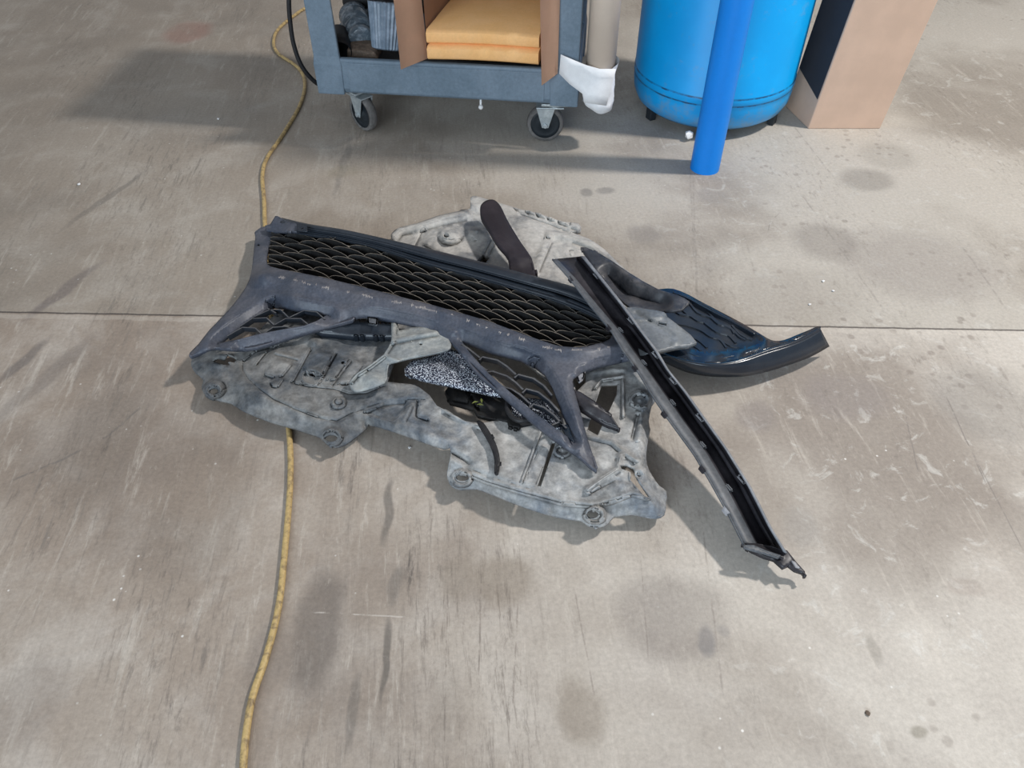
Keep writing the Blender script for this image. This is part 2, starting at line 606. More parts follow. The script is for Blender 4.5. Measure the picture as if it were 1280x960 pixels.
        f = k.ramp(ln.outputs['Value'], 1.15, 0.55)
        brk = k.ramp(med, 0.25, 0.6, 0.55, 1.0)
        base = k.mix(k.math('MULTIPLY', k.math('MULTIPLY', f, s), brk), base, c)

    # saw-cut joints of the slab, hairline scratches and a curved tyre scrape
    def line(pa, pb, wd, strength, col, ends=False):
        nonlocal base
        a = P(*pa); b = P(*pb); d = (b - a); L = d.length; d.normalize(); n = Vector((-d.y, d.x, 0))
        e = k.math('ADD', k.math('MULTIPLY', X, n.x), k.math('MULTIPLY', Y, n.y))
        e = k.math('SUBTRACT', e, a.dot(n))
        e = k.math('ADD', e, k.math('MULTIPLY', k.math('SUBTRACT', k.noise(tc, 14, 4, 0.7), 0.5), wd * 2.2))
        f = k.ramp(k.math('ABSOLUTE', e), wd, wd * 0.45)
        if ends:
            s_ = k.math('ADD', k.math('MULTIPLY', X, d.x), k.math('MULTIPLY', Y, d.y))
            s_ = k.math('SUBTRACT', s_, a.dot(d))
            f = k.math('MULTIPLY', f, k.ramp(s_, 0, L * 0.1)); f = k.math('MULTIPLY', f, k.ramp(s_, L, L * 0.85))
        f = k.math('MULTIPLY', f, strength)
        if ends: f = k.math('MULTIPLY', f, k.ramp(k.noise(tc, 22 + 60 * wd, 4, .7), .40, .56))
        base = k.mix(f, base, col)
        return f
    j = line((0, 390), (1280, 413), 0.0042, 0.85, (0.06, 0.05, 0.045))
    line((0, 395), (1280, 418), 0.011, 0.25, (0.55, 0.5, 0.44))
    for a_, b_, st_ in (((990, 155), (1045, 225), .4), ((1000, 240), (1110, 395), .4), ((1190, 290), (1262, 392), .4), ((866, 215), (872, 390), .35), ((930, 290), (945, 350), .3), ((960, 290), (963, 276), .7), ((968, 272), (974, 267), .7)):
        line(a_, b_, .004 if st_ < .6 else .0018, st_, (.21, .19, .17), True)
    line((1235, 610), (1180, 490), 0.002, 0.6, (.17, .15, .14), True)
    line((1280, 690), (1205, 545), 0.002, 0.5, (.17, .15, .14), True)
    line((1150, 600), (1130, 510), 0.002, 0.5, (.17, .15, .14), True)
    line((905, 880), (876, 640), 0.0025, 0.4, (.20, .17, .15), True)
    line((868, 330), (862, 205), 0.004, 0.35, (.22, .20, .18), True)
    line((385, 765), (520, 772), 0.002, 0.5, (.6, .55, .5), True)
    line((555, 950), (560, 720), 0.002, 0.5, (.17, .14, .12), True)
    line((598, 860), (602, 700), 0.002, 0.5, (.17, .14, .12), True)
    line((640, 900), (648, 740), 0.002, 0.45, (.17, .14, .12), True)
    line((745, 880), (715, 720), 0.002, 0.4, (.19, .16, .14), True)
    line((812, 840), (800, 690), 0.002, 0.4, (.19, .16, .14), True)
    line((0, 607), (84, 572), 0.0045, 0.6, (.14, .125, .115), True)
    line((76, 576), (140, 542), 0.0042, 0.55, (.14, .125, .115), True)
    line((132, 547), (184, 502), 0.0038, 0.5, (.14, .125, .115), True)
    mot = k.noise(k.mapping(rot, (60, 22, 1)), 1.0, 5, 0.8, 0.4)
    base = k.mix(k.math('MULTIPLY', k.math('MULTIPLY', k.ramp(mot, 0.52, 0.66), where), 0.42), base, (0.16, 0.135, 0.115))
    base = k.mix(k.math('MULTIPLY', k.ramp(mot, 0.42, 0.28), 0.28), base, (0.56, 0.51, 0.45))
    g = k.ramp(fin, 0.3, 0.72, 0.84, 1.14, False)
    m = k.node('ShaderNodeMix', data_type='RGBA', blend_type='MULTIPLY'); m.inputs[0].default_value = 1
    k.lk(base, m.inputs[6]); k.lk(g, m.inputs[7])
    k.lk(m.outputs[2], k.b.inputs['Base Color'])
    k.lk(k.ramp(med, 0.3, 0.7, 0.5, 0.72), k.b.inputs['Roughness'])
    k.b.inputs['Specular IOR Level'].default_value = 0.35
    hh = k.math('ADD', k.math('MULTIPLY', fin, 0.5), k.math('MULTIPLY', st, 0.6))
    hh = k.math('SUBTRACT', hh, k.math('MULTIPLY', j, 3.0))
    k.bump(hh, 0.20, 0.0015)
    return k.m


def foil_material():
    k = NT('speckled_foil')
    tc = k.node('ShaderNodeTexCoord').outputs['Object']
    v = k.node('ShaderNodeTexVoronoi', in_Scale=330.0); k.lk(tc, v.inputs['Vector'])
    n = k.noise(tc, 260, 3, 0.8)
    f = k.ramp(k.math('ADD', v.outputs['Distance'], k.math('MULTIPLY', n, 0.8)), 0.72, 0.92)
    k.lk(k.mix(f, (0.80, 0.86, 0.95), (0.03, 0.035, 0.06)), k.b.inputs['Base Color'])
    k.b.inputs['Metallic'].default_value = 0.25
    k.b.inputs['Roughness'].default_value = 0.38
    k.bump(f, 0.6, 0.002)
    return k.m


def tank_material():
    k = NT('blue_tank_paint')
    tc = k.node('ShaderNodeTexCoord').outputs['Object']
    sep = k.node('ShaderNodeSeparateXYZ'); k.lk(tc, sep.inputs[0])
    Z = sep.outputs[2]
    base = k.mix(k.ramp(k.noise(tc, 6, 5), .4, .7), (0.0, 0.32, 0.74), (0.0, 0.355, 0.80))
    n = k.noise(tc, 22, 6, 0.75)
    low = k.math('ADD', k.ramp(Z, 0.16, 0.03), k.ramp(n, .35, .75, -.75, .45))
    base = k.mix(k.math('MULTIPLY', low, 0.55, clamp=True), base, (0.20, 0.27, 0.33))
    base_dark = k.math('MULTIPLY', k.ramp(k.math('ADD', Z, k.math('MULTIPLY', n, 0.03)), 0.055, 0.03), 0.85)  # dark band along the bottom edge of the tank
    base = k.mix(base_dark, base, (0.05, 0.055, 0.06))
    for zz in (0.128, 0.152):
        d = k.math('ABSOLUTE', k.math('SUBTRACT', k.math('ADD', Z, k.math('MULTIPLY', n, 0.006)), zz + 0.003))
        base = k.mix(k.math('MULTIPLY', k.ramp(d, 0.0045, 0.001), k.ramp(n, .35, .6, .25, .9)), base, (0.01, 0.03, 0.08))
    k.lk(base, k.b.inputs['Base Color']); k.b.inputs['Roughness'].default_value = 0.42
    k.b.inputs['Specular IOR Level'].default_value = 0.4
    k.bump(n, 0.05, 0.001)
    return k.m


def cardboard(name, col, dark=None):
    k = NT(name)
    tc = k.node('ShaderNodeTexCoord').outputs['Object']
    f = k.ramp(k.noise(tc, 9, 4, .6), .35, .7)
    c = k.mix(f, col, tuple(x * 1.10 for x in col))
    n = k.noise(tc, 240, 3, .7)
    c = k.mix(k.ramp(n, .55, .8, 0, .25), c, tuple(x * .7 for x in col))
    k.lk(c, k.b.inputs['Base Color']); k.b.inputs['Roughness'].default_value = 0.8
    k.b.inputs['Specular IOR Level'].default_value = 0.2
    wv = k.node('ShaderNodeTexWave', in_Scale=60.0); k.lk(tc, wv.inputs[0])
    k.bump(wv.outputs['Fac'], 0.04, 0.001)
    return k.m


M = {}
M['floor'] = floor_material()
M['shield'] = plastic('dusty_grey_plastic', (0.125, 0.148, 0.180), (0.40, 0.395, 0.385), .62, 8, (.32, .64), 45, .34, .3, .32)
def dirty(m, stops):  # blotchy dirt noise, times a tone that darkens towards the left
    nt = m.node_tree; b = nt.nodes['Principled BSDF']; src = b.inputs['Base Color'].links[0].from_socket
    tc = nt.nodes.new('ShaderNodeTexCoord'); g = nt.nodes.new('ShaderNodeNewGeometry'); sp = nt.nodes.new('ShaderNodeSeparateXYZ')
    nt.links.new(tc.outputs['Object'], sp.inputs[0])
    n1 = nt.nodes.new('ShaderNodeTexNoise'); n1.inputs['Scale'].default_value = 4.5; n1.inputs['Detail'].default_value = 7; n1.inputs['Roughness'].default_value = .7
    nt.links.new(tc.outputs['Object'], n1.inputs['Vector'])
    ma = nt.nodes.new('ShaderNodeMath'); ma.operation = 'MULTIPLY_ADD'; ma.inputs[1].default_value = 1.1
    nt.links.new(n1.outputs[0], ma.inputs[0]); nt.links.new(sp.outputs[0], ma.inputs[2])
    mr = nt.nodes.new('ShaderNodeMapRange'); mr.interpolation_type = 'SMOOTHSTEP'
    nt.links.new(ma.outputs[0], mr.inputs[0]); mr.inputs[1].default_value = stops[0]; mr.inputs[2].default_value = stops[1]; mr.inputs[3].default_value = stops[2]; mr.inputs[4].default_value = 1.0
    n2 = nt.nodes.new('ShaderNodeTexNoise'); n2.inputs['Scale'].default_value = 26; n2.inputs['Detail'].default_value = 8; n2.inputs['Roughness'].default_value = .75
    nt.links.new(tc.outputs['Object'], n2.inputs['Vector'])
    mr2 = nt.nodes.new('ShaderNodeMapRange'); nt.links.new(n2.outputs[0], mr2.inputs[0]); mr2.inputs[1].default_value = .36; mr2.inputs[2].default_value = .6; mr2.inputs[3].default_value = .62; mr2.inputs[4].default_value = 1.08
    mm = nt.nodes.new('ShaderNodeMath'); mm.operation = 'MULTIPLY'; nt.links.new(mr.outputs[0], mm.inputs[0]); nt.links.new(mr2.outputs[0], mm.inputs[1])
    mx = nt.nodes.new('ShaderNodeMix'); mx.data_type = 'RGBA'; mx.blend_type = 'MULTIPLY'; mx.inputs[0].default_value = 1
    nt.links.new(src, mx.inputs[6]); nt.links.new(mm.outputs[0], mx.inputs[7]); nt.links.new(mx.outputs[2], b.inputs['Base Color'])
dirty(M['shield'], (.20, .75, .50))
M['shield_back'] = plastic('dusty_grey_back_plastic', (0.18, 0.188, 0.20), (0.47, 0.455, 0.43), .62, 11, (.32, .6), 70, .2, .25, .35)
M['bracket'] = plastic('pale_grey_moulding', (0.19, 0.205, 0.215), (0.33, 0.34, 0.33), .6, 22, (.35, .65), 90, .2, .2, .35)
M['bumper'] = plastic('worn_charcoal_bumper', (0.046, 0.056, 0.080), (0.110, 0.112, 0.132), .46, 11, (.3, .75), 160, .25, .15, .38)
M['scuff'] = plastic('scraped_plastic', (0.22, 0.20, 0.20), (0.34, 0.32, 0.31), .6, 60)
M['rail'] = plastic('black_blue_plastic', (0.018, 0.024, 0.034), (0.032, 0.038, 0.048), .36, 12, (.4, .7), 150, .15, .1, .5)
M['louvre'] = plastic('black_louvre', (0.008, 0.008, 0.009), (0.014, 0.013, 0.012), .6, 30, (.4, .7), 150, .15, .1, .3)
M['edge'] = plastic('dusty_louvre_edge', (0.12, 0.108, 0.095), (0.20, 0.18, 0.155), .7, 30, (.4, .7), 150, .15, .1, .3)
M['edge_dark'] = plastic('grey_louvre_edge', (0.07, 0.072, 0.08), (0.12, 0.12, 0.125), .5, 30, (.4, .7), 150, .15, .1, .3)
M['gloss'] = plastic('gloss_black_blue', (0.010, 0.017, 0.028), (0.017, 0.024, 0.036), .20, 10, (.4, .7), 200, .1, .02, .6)
M['panel'] = plastic('satin_black_panel', (0.012, 0.017, 0.026), (0.022, 0.028, 0.038), .40, 14, (.4, .7), 200, .1, .05, .45)
M['matteblack'] = plastic('matte_purple_black', (0.020, 0.016, 0.021), (0.032, 0.026, 0.032), .6, 14, (.4, .7), 220, .12, .1, .3)
M['channel'] = plastic('grey_channel_plastic', (0.050, 0.058, 0.070), (0.115, 0.122, 0.134), .5, 13, (.3, .7), 120, .25, .12, .4)
M['channel_edge'] = plastic('pale_channel_edge', (0.16, 0.17, 0.19), (0.26, 0.27, 0.29), .5, 20)
M['plate'] = plastic('bluish_grey_plate', (0.10, 0.115, 0.13), (0.20, 0.215, 0.23), .45, 16, (.3, .7), 120, .2, .12, .5)
M['channel_dark'] = plastic('black_and_channel_shade', (0.016, 0.015, 0.019), (0.050, 0.047, 0.055), .4, 13, (.4, .75), 120, .15, .08, .4)  # black plastic; inside the channel its colour also carries the right wall's shade
M['liner'] = plastic('scuffed_liner', (0.028, 0.032, 0.042), (0.13, 0.125, 0.13), .45, 12, (.38, .75), 120, .2, .12, .5)
M['black'] = plastic('black_rubber', (0.010, 0.010, 0.012), (0.02, 0.02, 0.022), .55, 20, (.4, .7), 150, .1, .1, .4)
M['clip'] = plastic('pale_clip', (0.22, 0.22, 0.24), (0.36, 0.36, 0.38), .45, 30, (.4, .7), 150, .1, .05, .5)
M['foil'] = foil_material()
M['leaf'] = plastic('green_leaf', (0.20, 0.24, 0.05), (0.36, 0.38, 0.12), .6, 60)
M['cart'] = plastic('blue_grey_cart_plastic', (0.125, 0.175, 0.225), (0.175, 0.230, 0.290), .55, 6, (.35, .7), 90, .12, .12, .4)
M['cart_in'] = plastic('cart_inside_dark', (0.030, 0.033, 0.038), (0.10, 0.085, 0.075), .7, 14, (.4, .7), 90, .2, .12, .3)  # darker tone for the tray floors
M['steel'] = plastic('galvanised_steel', (0.36, 0.40, 0.42), (0.50, 0.54, 0.55), .42, 30, (.35, .7), 90, .12, .1, .5, .4)
M['wheel'] = plastic('black_wheel_hub', (0.012, 0.017, 0.022), (0.022, 0.028, 0.034), .5, 20, (.4, .7), 120, .1, .1, .4)
M['tyre'] = plastic('grey_worn_tyre', (0.10, 0.095, 0.092), (0.18, 0.17, 0.165), .75, 20, (.35, .7), 80, .2, .3, .3)
M['card'] = cardboard('brown_cardboard', (0.62, 0.41, 0.295))
M['card_r'] = cardboard('tan_cardboard', (0.60, 0.42, 0.315))
M['card_dark'] = cardboard('dark_cardboard', (0.085, 0.088, 0.105))
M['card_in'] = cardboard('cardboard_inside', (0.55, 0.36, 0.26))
M['tube'] = cardboard('greige_card_tube', (0.58, 0.49, 0.41))
M['paper'] = plastic('amber_paper', (0.93, 0.52, 0.21), (0.97, 0.57, 0.26), .7, 8, (.3, .7), 120, .05, .1, .25)
M['white'] = plastic('white_paper', (0.74, 0.75, 0.77), (0.82, 0.83, 0.85), .6, 14, (.3, .7), 60, .04, .3, .3)
M['tank'] = tank_material()
M['pipe'] = plastic('blue_pipe_paint', (0.0, 0.215, 0.74), (0.0, 0.23, 0.78), .45, 6, (.3, .7), 90, .03, .03, .4)
M['cord'] = plastic('yellow_cord_jacket', (0.48, 0.345, 0.15), (0.24, 0.17, 0.09), .55, 60, (.45, .66), 140, .2, .25, .4)
M['clear'] = plastic('clear_smoky_plastic', (0.10, 0.13, 0.16), (0.32, 0.37, 0.42), .22, 35, (.45, .7), 120, .15, .3, .6)
M['ribbed'] = plastic('silver_grey_ribbed', (0.17, 0.22, 0.28), (0.28, 0.34, 0.42), .38, 30, (.4, .7), 120, .1, .1, .5)
M['chip'] = plastic('white_chip', (0.70, 0.70, 0.70), (0.8, 0.8, 0.8), .6, 60)
M['rustbit'] = plastic('dirty_brown_scrap', (0.10, 0.07, 0.05), (0.20, 0.14, 0.10), .7, 60)

# ------------------------------------------------------------------ floor
bm = bmesh.new()
bmesh.ops.create_grid(bm, x_segments=4, y_segments=4, size=1)
for v in bm.verts: v.co = Vector((v.co.x * 9, v.co.y * 9 + 3, 0))
bmesh.ops.solidify(bm, geom=list(bm.faces), thickness=0.1)
for v in bm.verts: pass
zt = max(v.co.z for v in bm.verts)
for v in bm.verts: v.co.z -= zt
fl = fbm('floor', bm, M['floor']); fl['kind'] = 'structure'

# ------------------------------------------------------------------ blue tank
tc_ = Vector((0.732, 2.775, 0))
t = empty('air_tank', tc_, 'large sky blue upright steel tank with scuffed rounded base behind the blue pipe', 'tank')
bm = bmesh.new()
R = 0.285
lathe(bm, [(0, .035), (.10, .03), (.20, .022), (.245, .028), (R - .018, .045), (R - .004, .075), (R, .11), (R, .126), (R + .0015, .128), (R + .0015, .152), (R, .154),
           (R, 1.25), (R - .02, 1.32), (R - .08, 1.38), (.1, 1.42), (0, 1.43)], n=96)
fbm('shell', bm, M['tank'], t, smooth=True)
for ang in (205, 325, 90, 265):
    a = math.radians(ang)
    bm = bmesh.new()
    box(bm, (-.016, -.012, 0), (.016, .012, .05))
    f = fbm('foot', bm, M['wheel'], t)
    f.location = (math.cos(a) * (R - .035), math.sin(a) * (R - .035), 0); f.rotation_euler = (0, 0, a + math.pi / 2)
    bevel(f, .002)

# ------------------------------------------------------------------ blue pipe
bm = bmesh.new()
rp = 0.0475
lathe(bm, [(rp - .006, 0.0), (rp, 0.0), (rp, 1.5), (rp - .006, 1.5), (rp - .006, 0.0)], n=56)
pb = P(881, 211)
o = fbm('blue_pipe', bm, M['pipe'], smooth=True); o.location = (pb.x, pb.y + 0.005, 0)
e = o.modifiers.new('s', 'EDGE_SPLIT'); e.split_angle = math.radians(40)
tag(o, 'slim bright blue upright pipe standing in front of the blue tank', 'pipe')

# ------------------------------------------------------------------ tall box at the right
bx = empty('cardboard_box', (0, 0, 0), 'tall narrow tan cardboard box with dark left side, right of the blue tank', 'box')
A0 = P(1010, 161, 0); B0 = P(1100, 161, 0); D0 = P(982, 133, 0)
bx.location = A0
C0 = B0 + (D0 - A0)
h = 1.05; lean = Vector((0.075, 0.0, 0)) * h
wid = (B0 - A0) * 0.05
bot = [A0, B0, C0, D0]; top = [A0 + lean + Vector((0, 0, h)), B0 + lean + wid + Vector((0, 0, h)), C0 + lean + wid + Vector((0, 0, h)), D0 + lean + Vector((0, 0, h))]
bm = bmesh.new(); hexa(bm, bot, top)
bm.faces.ensure_lookup_table()
o = fbm('body', bm, [M['card_r'], M['card_dark']], bx, world=True)
bevel(o, .003, 2)
# dark sheet over the left side, cardboard left bare near the base
def lerp(a, b, t): return a + (b - a) * t
def sidept(u, v):  # u along depth, v height
    p = lerp(lerp(A0, D0, u), lerp(top[0], top[3], u), v)
    n = (D0 - A0).cross(Vector((0, 0, 1))).normalized()
    if n.x > 0: n = -n
    return p + n * 0.0012
bm = bmesh.new()
q = [sidept(.03, .10), sidept(.97, .14), sidept(.97, .98), sidept(.03, .98)]
vs = [bm.verts.new(p) for p in q]; fcs = bm.faces.new(vs)
bmesh.ops.solidify(bm, geom=[fcs], thickness=0.0008)
o = fbm('dark_side', bm, M['card_dark'], bx, world=True); tag(o, 'dark left side panel')

# ------------------------------------------------------------------ utility cart
L0 = Vector((-0.655, 2.555, 0)); R0 = Vector((0.213, 2.45, 0))
ang = math.atan2(R0.y - L0.y, R0.x - L0.x); CL = (R0 - L0).length; CD = 0.50
cart = empty('utility_cart', L0, 'blue-grey plastic utility cart on casters carrying boxes and parts', 'cart', rz=ang)
ZB, ZT = 0.149, 0.268


def traybm(z0, z1, inset=0.012):
    bm = bmesh.new()
    tw = 0.022
    o_ = [(0, 0), (CL, 0), (CL, CD), (0, CD)]
    def ring(d, z, tap=0): return [bm.verts.new((x + (d if x == 0 else -d), y + (d if y == 0 else -d), z)) for x, y in o_]
    rr = [ring(.010, z0), ring(.0, z0 + .02), ring(0, z1), ring(tw, z1), ring(tw + .006, z0 + .03)]
    for a, b in zip(rr[:-1], rr[1:]):
        for i in range(4):
            j = (i + 1) % 4; bm.faces.new([a[i], a[j], b[j], b[i]])
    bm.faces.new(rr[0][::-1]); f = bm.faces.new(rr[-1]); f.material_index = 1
    return bm


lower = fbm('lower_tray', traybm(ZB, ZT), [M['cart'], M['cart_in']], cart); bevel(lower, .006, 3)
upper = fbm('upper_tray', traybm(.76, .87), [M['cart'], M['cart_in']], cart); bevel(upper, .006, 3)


def corner_post(x, y, sx, sy):
    """flanged corner post, outer corner at x,y"""
    bm = bmesh.new(); wd = .088; th = .014
    def ps(z, flare): return wd + flare
    levels = [(ZB - .002, .0, .004), (ZB + .10, 0.004, .004), (ZB + .125, 0, 0), (.78, -.006, 0)]
    rings = []
    for z, fl_, out in levels:
        W = wd + fl_
        pts = [(-out, -out), (W, -out), (W, th), (th, th), (th, W), (-out, W)]
        rings.append([bm.verts.new((x + sx * px_, y + sy * py_, z)) for px_, py_ in pts])
    for a, b in zip(rings[:-1], rings[1:]):
        for i in range(6):
            j = (i + 1) % 6; bm.faces.new([a[i], a[j], b[j], b[i]])
    bm.faces.new(rings[0][::-1]); bm.faces.new(rings[-1])
    o = fbm('corner_post', bm, M['cart'], cart); bevel(o, .004, 2)
    return o


corner_post(0, 0, 1, 1); corner_post(CL, 0, -1, 1); corner_post(0, CD, 1, -1); corner_post(CL, CD, -1, -1)
# small moulded panel seam strip on the front lip
bm = bmesh.new(); box(bm, (.108, -.0025, ZB + .012), (CL - .108, .001, ZT - .012))
bevel(fbm('front_panel', bm, M['cart'], cart), .003)


def caster(x, y, yaw):
    c = bpy.data.objects.new('caster', None)
    bm = bmesh.new()
    rw = .0635; hz = .068
    box(bm, (-.045, -.035, ZB - .012), (.045, .035, ZB - .004))
    lathe(bm, [(0, ZB - .025), (.022, ZB - .025), (.022, ZB - .012), (0, ZB - .012)], n=20)
    for s in (-1, 1):
        yy = s * .024
        hexa(bm, [(-.011 + .03, yy - .002, hz - .012), (.011 + .03, yy - .002, hz - .012), (.011 + .03, yy + .002, hz - .012), (-.011 + .03, yy + .002, hz - .012)],
             [(-.002, yy - .002, ZB - .022), (.062, yy - .002, ZB - .022), (.062, yy + .002, ZB - .022), (-.002, yy + .002, ZB - .022)])
    box(bm, (-.032, -.026, ZB - .026), (.062, .026, ZB - .021))
    # axle bolt
    lathe(bm, [(0, -.032), (.008, -.032), (.008, .032), (0, .032)], Matrix.Translation((.03, 0, hz - .003)) @ Matrix.Rotation(math.pi / 2, 4, 'X'), 12)
    fk = fbm('caster', bm, M['steel'], cart); bevel(fk, .0015, 2)
    fk.location = (x, y, 0); fk.rotation_euler = (0, 0, yaw)
    MW = Matrix.Translation((.03, 0, rw + .001)) @ Matrix.Rotation(math.pi / 2, 4, 'X')
    bm = bmesh.new()
    lathe(bm, [(0, -.019), (.012, -.019), (.016, -.012), (.040, -.010), (.052, -.014), (.052, .014), (.040, .010), (.016, .012), (.012, .019), (0, .019)], MW, 40)
    fbm('hub', bm, M['wheel'], fk, smooth=True)
    bm = bmesh.new()
    lathe(bm, [(.050, -.015), (.058, -.016), (rw - .002, -.012), (rw, -.005), (rw, .005), (rw - .002, .012), (.058, .016), (.050, .015), (.050, -.015)], MW, 40)
    fbm('tyre', bm, M['tyre'], fk, smooth=True)
    return fk


caster(CL - .075, .050, math.radians(185))
caster(.105, .065, math.radians(-38))
caster(.12, CD - .06, math.radians(20))
caster(CL - .12, CD - .06, math.radians(160))
# white valve knob under the cart
pk = PY(601, 134, 2.50)
bm = bmesh.new()
r_ = bmesh.ops.create_icosphere(bm, subdivisions=2, radius=.0085)
for v in r_['verts']: v.co += pk
tube(bm, [pk, pk + Vector((0, .02, .032))], .004, 8)
k_ = fbm('knob', bm, M['chip'], cart, smooth=True, world=True); tag(k_, 'white round knob')

# ---- open cardboard box in the cart (its front open, flaps spread)
box_o = empty('open_cardboard_box', PY(600, 80, 2.6), 'open brown cardboard box lying in the cart with side flaps spread', 'box')
YB = 2.50
def cpt(x, y, z):  # cart local -> world
    return frame(cart) @ Vector((x, y, z))
def slab(name, q, th, mat, parent, off=None):
    bm = bmesh.new(); vs = [bm.verts.new(p) for p in q]; f = bm.faces.new(vs)
    bmesh.ops.solidify(bm, geom=[f], thickness=th)
    return fbm(name, bm, mat, parent, world=True)
bl = PY(535, 74, 2.53); br = PY(677, 92, 2.49)
BLx, BRx = bl.x, br.x
z0 = .273; z1 = .66
fy = lambda x: 2.53 + (x - BLx) * (-.12)
def W(x, dy, z): return Vector((x + .22 * dy, fy(x) + dy, z))
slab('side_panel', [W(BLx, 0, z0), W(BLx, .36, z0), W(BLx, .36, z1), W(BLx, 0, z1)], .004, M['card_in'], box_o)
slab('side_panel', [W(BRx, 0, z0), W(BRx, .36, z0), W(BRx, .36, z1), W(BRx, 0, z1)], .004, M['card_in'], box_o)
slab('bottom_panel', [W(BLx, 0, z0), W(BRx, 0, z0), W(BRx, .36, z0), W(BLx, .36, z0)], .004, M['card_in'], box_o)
slab('back_panel', [W(BLx, .36, z0), W(BRx, .36, z0), W(BRx, .36, z1), W(BLx, .36, z1)], .004, M['card'], box_o)
slab('top_panel', [W(BLx, 0, z1), W(BRx, 0, z1), W(BRx, .36, z1), W(BLx, .36, z1)], .004, M['card'], box_o)
q = [PY(535, 73, 2.525), PY(501, 87, 2.43), PY(492, 0, 2.43), PY(527, 0, 2.525)]
q[2] = q[1] + (q[2] - q[1]) * 2.1; q[3] = q[0] + (q[3] - q[0]) * 2.1
slab('flap', q, .004, M['card'], box_o)
q = [PY(677, 107, 2.40), PY(697, 92, 2.44), PY(700, 0, 2.45), PY(675, 0, 2.40)]
q[3] = q[0] + (q[3] - q[0]) * 1.9; q[2] = q[1] + (q[2] - q[1]) * 2.1
slab('flap', q, .004, M['card'], box_o)

# ---- stack of amber paper sheets: folded bundles, each a thing
def bundle(z_lo, z_hi, x0, x1, dy0, dy1, notch, label, sag=0):
    bm = bmesh.new()
    n = 24
    cols = []
    for i in range(n + 1):
        x = x0 + (x1 - x0) * i / n
        s = math.sin(i / n * math.pi)
        wv = .002 * math.sin(i * 1.1)
        lo = z_lo + (.004 * s); hi = z_hi + .006 * s * (1 if sag == 0 else sag)
        pr = [(dy0 + .006, lo), (dy0 - .002 + wv * .5, lo + .008), (dy0 - .003 + wv * .3, hi - .008), (dy0 + .006, hi), (dy1, hi - .004), (dy1, lo)]
        cols.append([bm.verts.new(W(x, d, z)) for d, z in pr])
    for a, b in zip(cols[:-1], cols[1:]):
        for i in range(6):
            j = (i + 1) % 6; bm.faces.new([a[i], b[i], b[j], a[j]])
    bm.faces.new(cols[0]); bm.faces.new(cols[-1][::-1])
    o = fbm('paper_bundle', bm, M['paper'], smooth=True, world=True)
    e = o.modifiers.new('s', 'EDGE_SPLIT'); e.split_angle = math.radians(50)
    tag(o, label, 'paper', 'amber paper bundles in the open box')
bundle(.279, .322, BLx + .006, BRx - .008, -.02, .33, 0, 'lower thick bundle of folded amber paper in the open cart box')
bundle(.3285, .371, BLx + .005, BRx - .008, -.015, .33, 0, 'upper thick bundle of folded amber paper, topmost in the cart box')

# ---- things in the left end of the cart tray
def cyl_between(bm, a, b, r0, r1, n=32, ribs=0, wall=.003, closed=True):
    a = Vector(a); b = Vector(b); d = b - a; L = d.length
    Mx = Matrix.Translation(a) @ d.to_track_quat('Z', 'Y').to_matrix().to_4x4()
    pr = [(0, .0), (r0 * .9, 0), (r0, .003)] if closed else [(r0 - wall, L * .02), (r0 - wall, 0), (r0, 0)]
    k = max(2, ribs * 4)
    for i in range(1, k):
        t_ = i / k; rr = r0 + (r1 - r0) * t_ + (.003 * math.sin(t_ * ribs * 2 * math.pi) if ribs else 0)
        pr.append((rr, L * t_))
    pr += [(r1, L), (r1 - wall, L), (r1 - wall - .002, L * .25), (0, L * .25)]
    lathe(bm, pr, Mx, n)
bm = bmesh.new(); cyl_between(bm, PY(423, 42, 2.74), PY(425, 66, 2.63), .036, .040, ribs=0)
o = fbm('rubber_sleeve', bm, M['black'], smooth=True); tag(o, 'short black rubber sleeve beside the left post in the cart tray', 'hose part')
bm = bmesh.new()
a = PY(447, 55, 2.78); b_ = PY(455, 30, 2.86)
cyl_between(bm, PY(452, 50, 2.70), PY(442, 20, 2.86), .040, .052, ribs=3)
o = fbm('clear_plastic_jar', bm, M['clear'], smooth=True); tag(o, 'smoky clear plastic jar lying in the cart tray, right of black sleeve', 'jar')
bm = bmesh.new()
Mx = Matrix.Translation(PY(484, 62, 2.68)) @ Matrix.Rotation(math.radians(-18), 4, 'X') @ Matrix.Rotation(math.radians(6), 4, 'Y')
n = 60; rings = []
for (r_, z_) in ((.0, .0), (.040, 0), (.050, .004), (.066, .14), (.068, .145), (.062, .145), (.046, .03), (0, .03)):
    if r_ == 0: rings.append([bm.verts.new(Mx @ Vector((0, 0, z_)))]); continue
    rings.append([bm.verts.new(Mx @ Vector(((r_ + (.003 if i % 2 else 0)) * math.cos(2 * math.pi * i / n), (r_ + (.003 if i % 2 else 0)) * math.sin(2 * math.pi * i / n), z_))) for i in range(n)])
for a, b in zip(rings[:-1], rings[1:]):
    for i in range(n):
        j = (i + 1) % n
        if len(a) == 1: bm.faces.new([a[0], b[j], b[i]])
        elif len(b) == 1: bm.faces.new([a[i], a[j], b[0]])
        else: bm.faces.new([a[i], a[j], b[j], b[i]])
o = fbm('ribbed_cup', bm, M['ribbed']); tag(o, 'silver-grey pleated plastic cup against the open box in the cart', 'cup')
bm = bmesh.new()
p = PY(452, 66, 2.66); p.z = max(p.z, .185)
hexa(bm, [p + Vector((-.05, -.02, -.01)), p + Vector((.06, -.03, -.01)), p + Vector((.07, .05, -.01)), p + Vector((-.04, .06, -.01))],
     [p + Vector((-.045, -.018, .02)), p + Vector((.05, -.028, .012)), p + Vector((.06, .045, .022)), p + Vector((-.035, .055, .03))])
o = fbm('grease_block', bm, M['rustbit']); bevel(o, .006, 3); tag(o, 'dirty brown lump of scrap at the bottom of the cart tray', 'scrap')
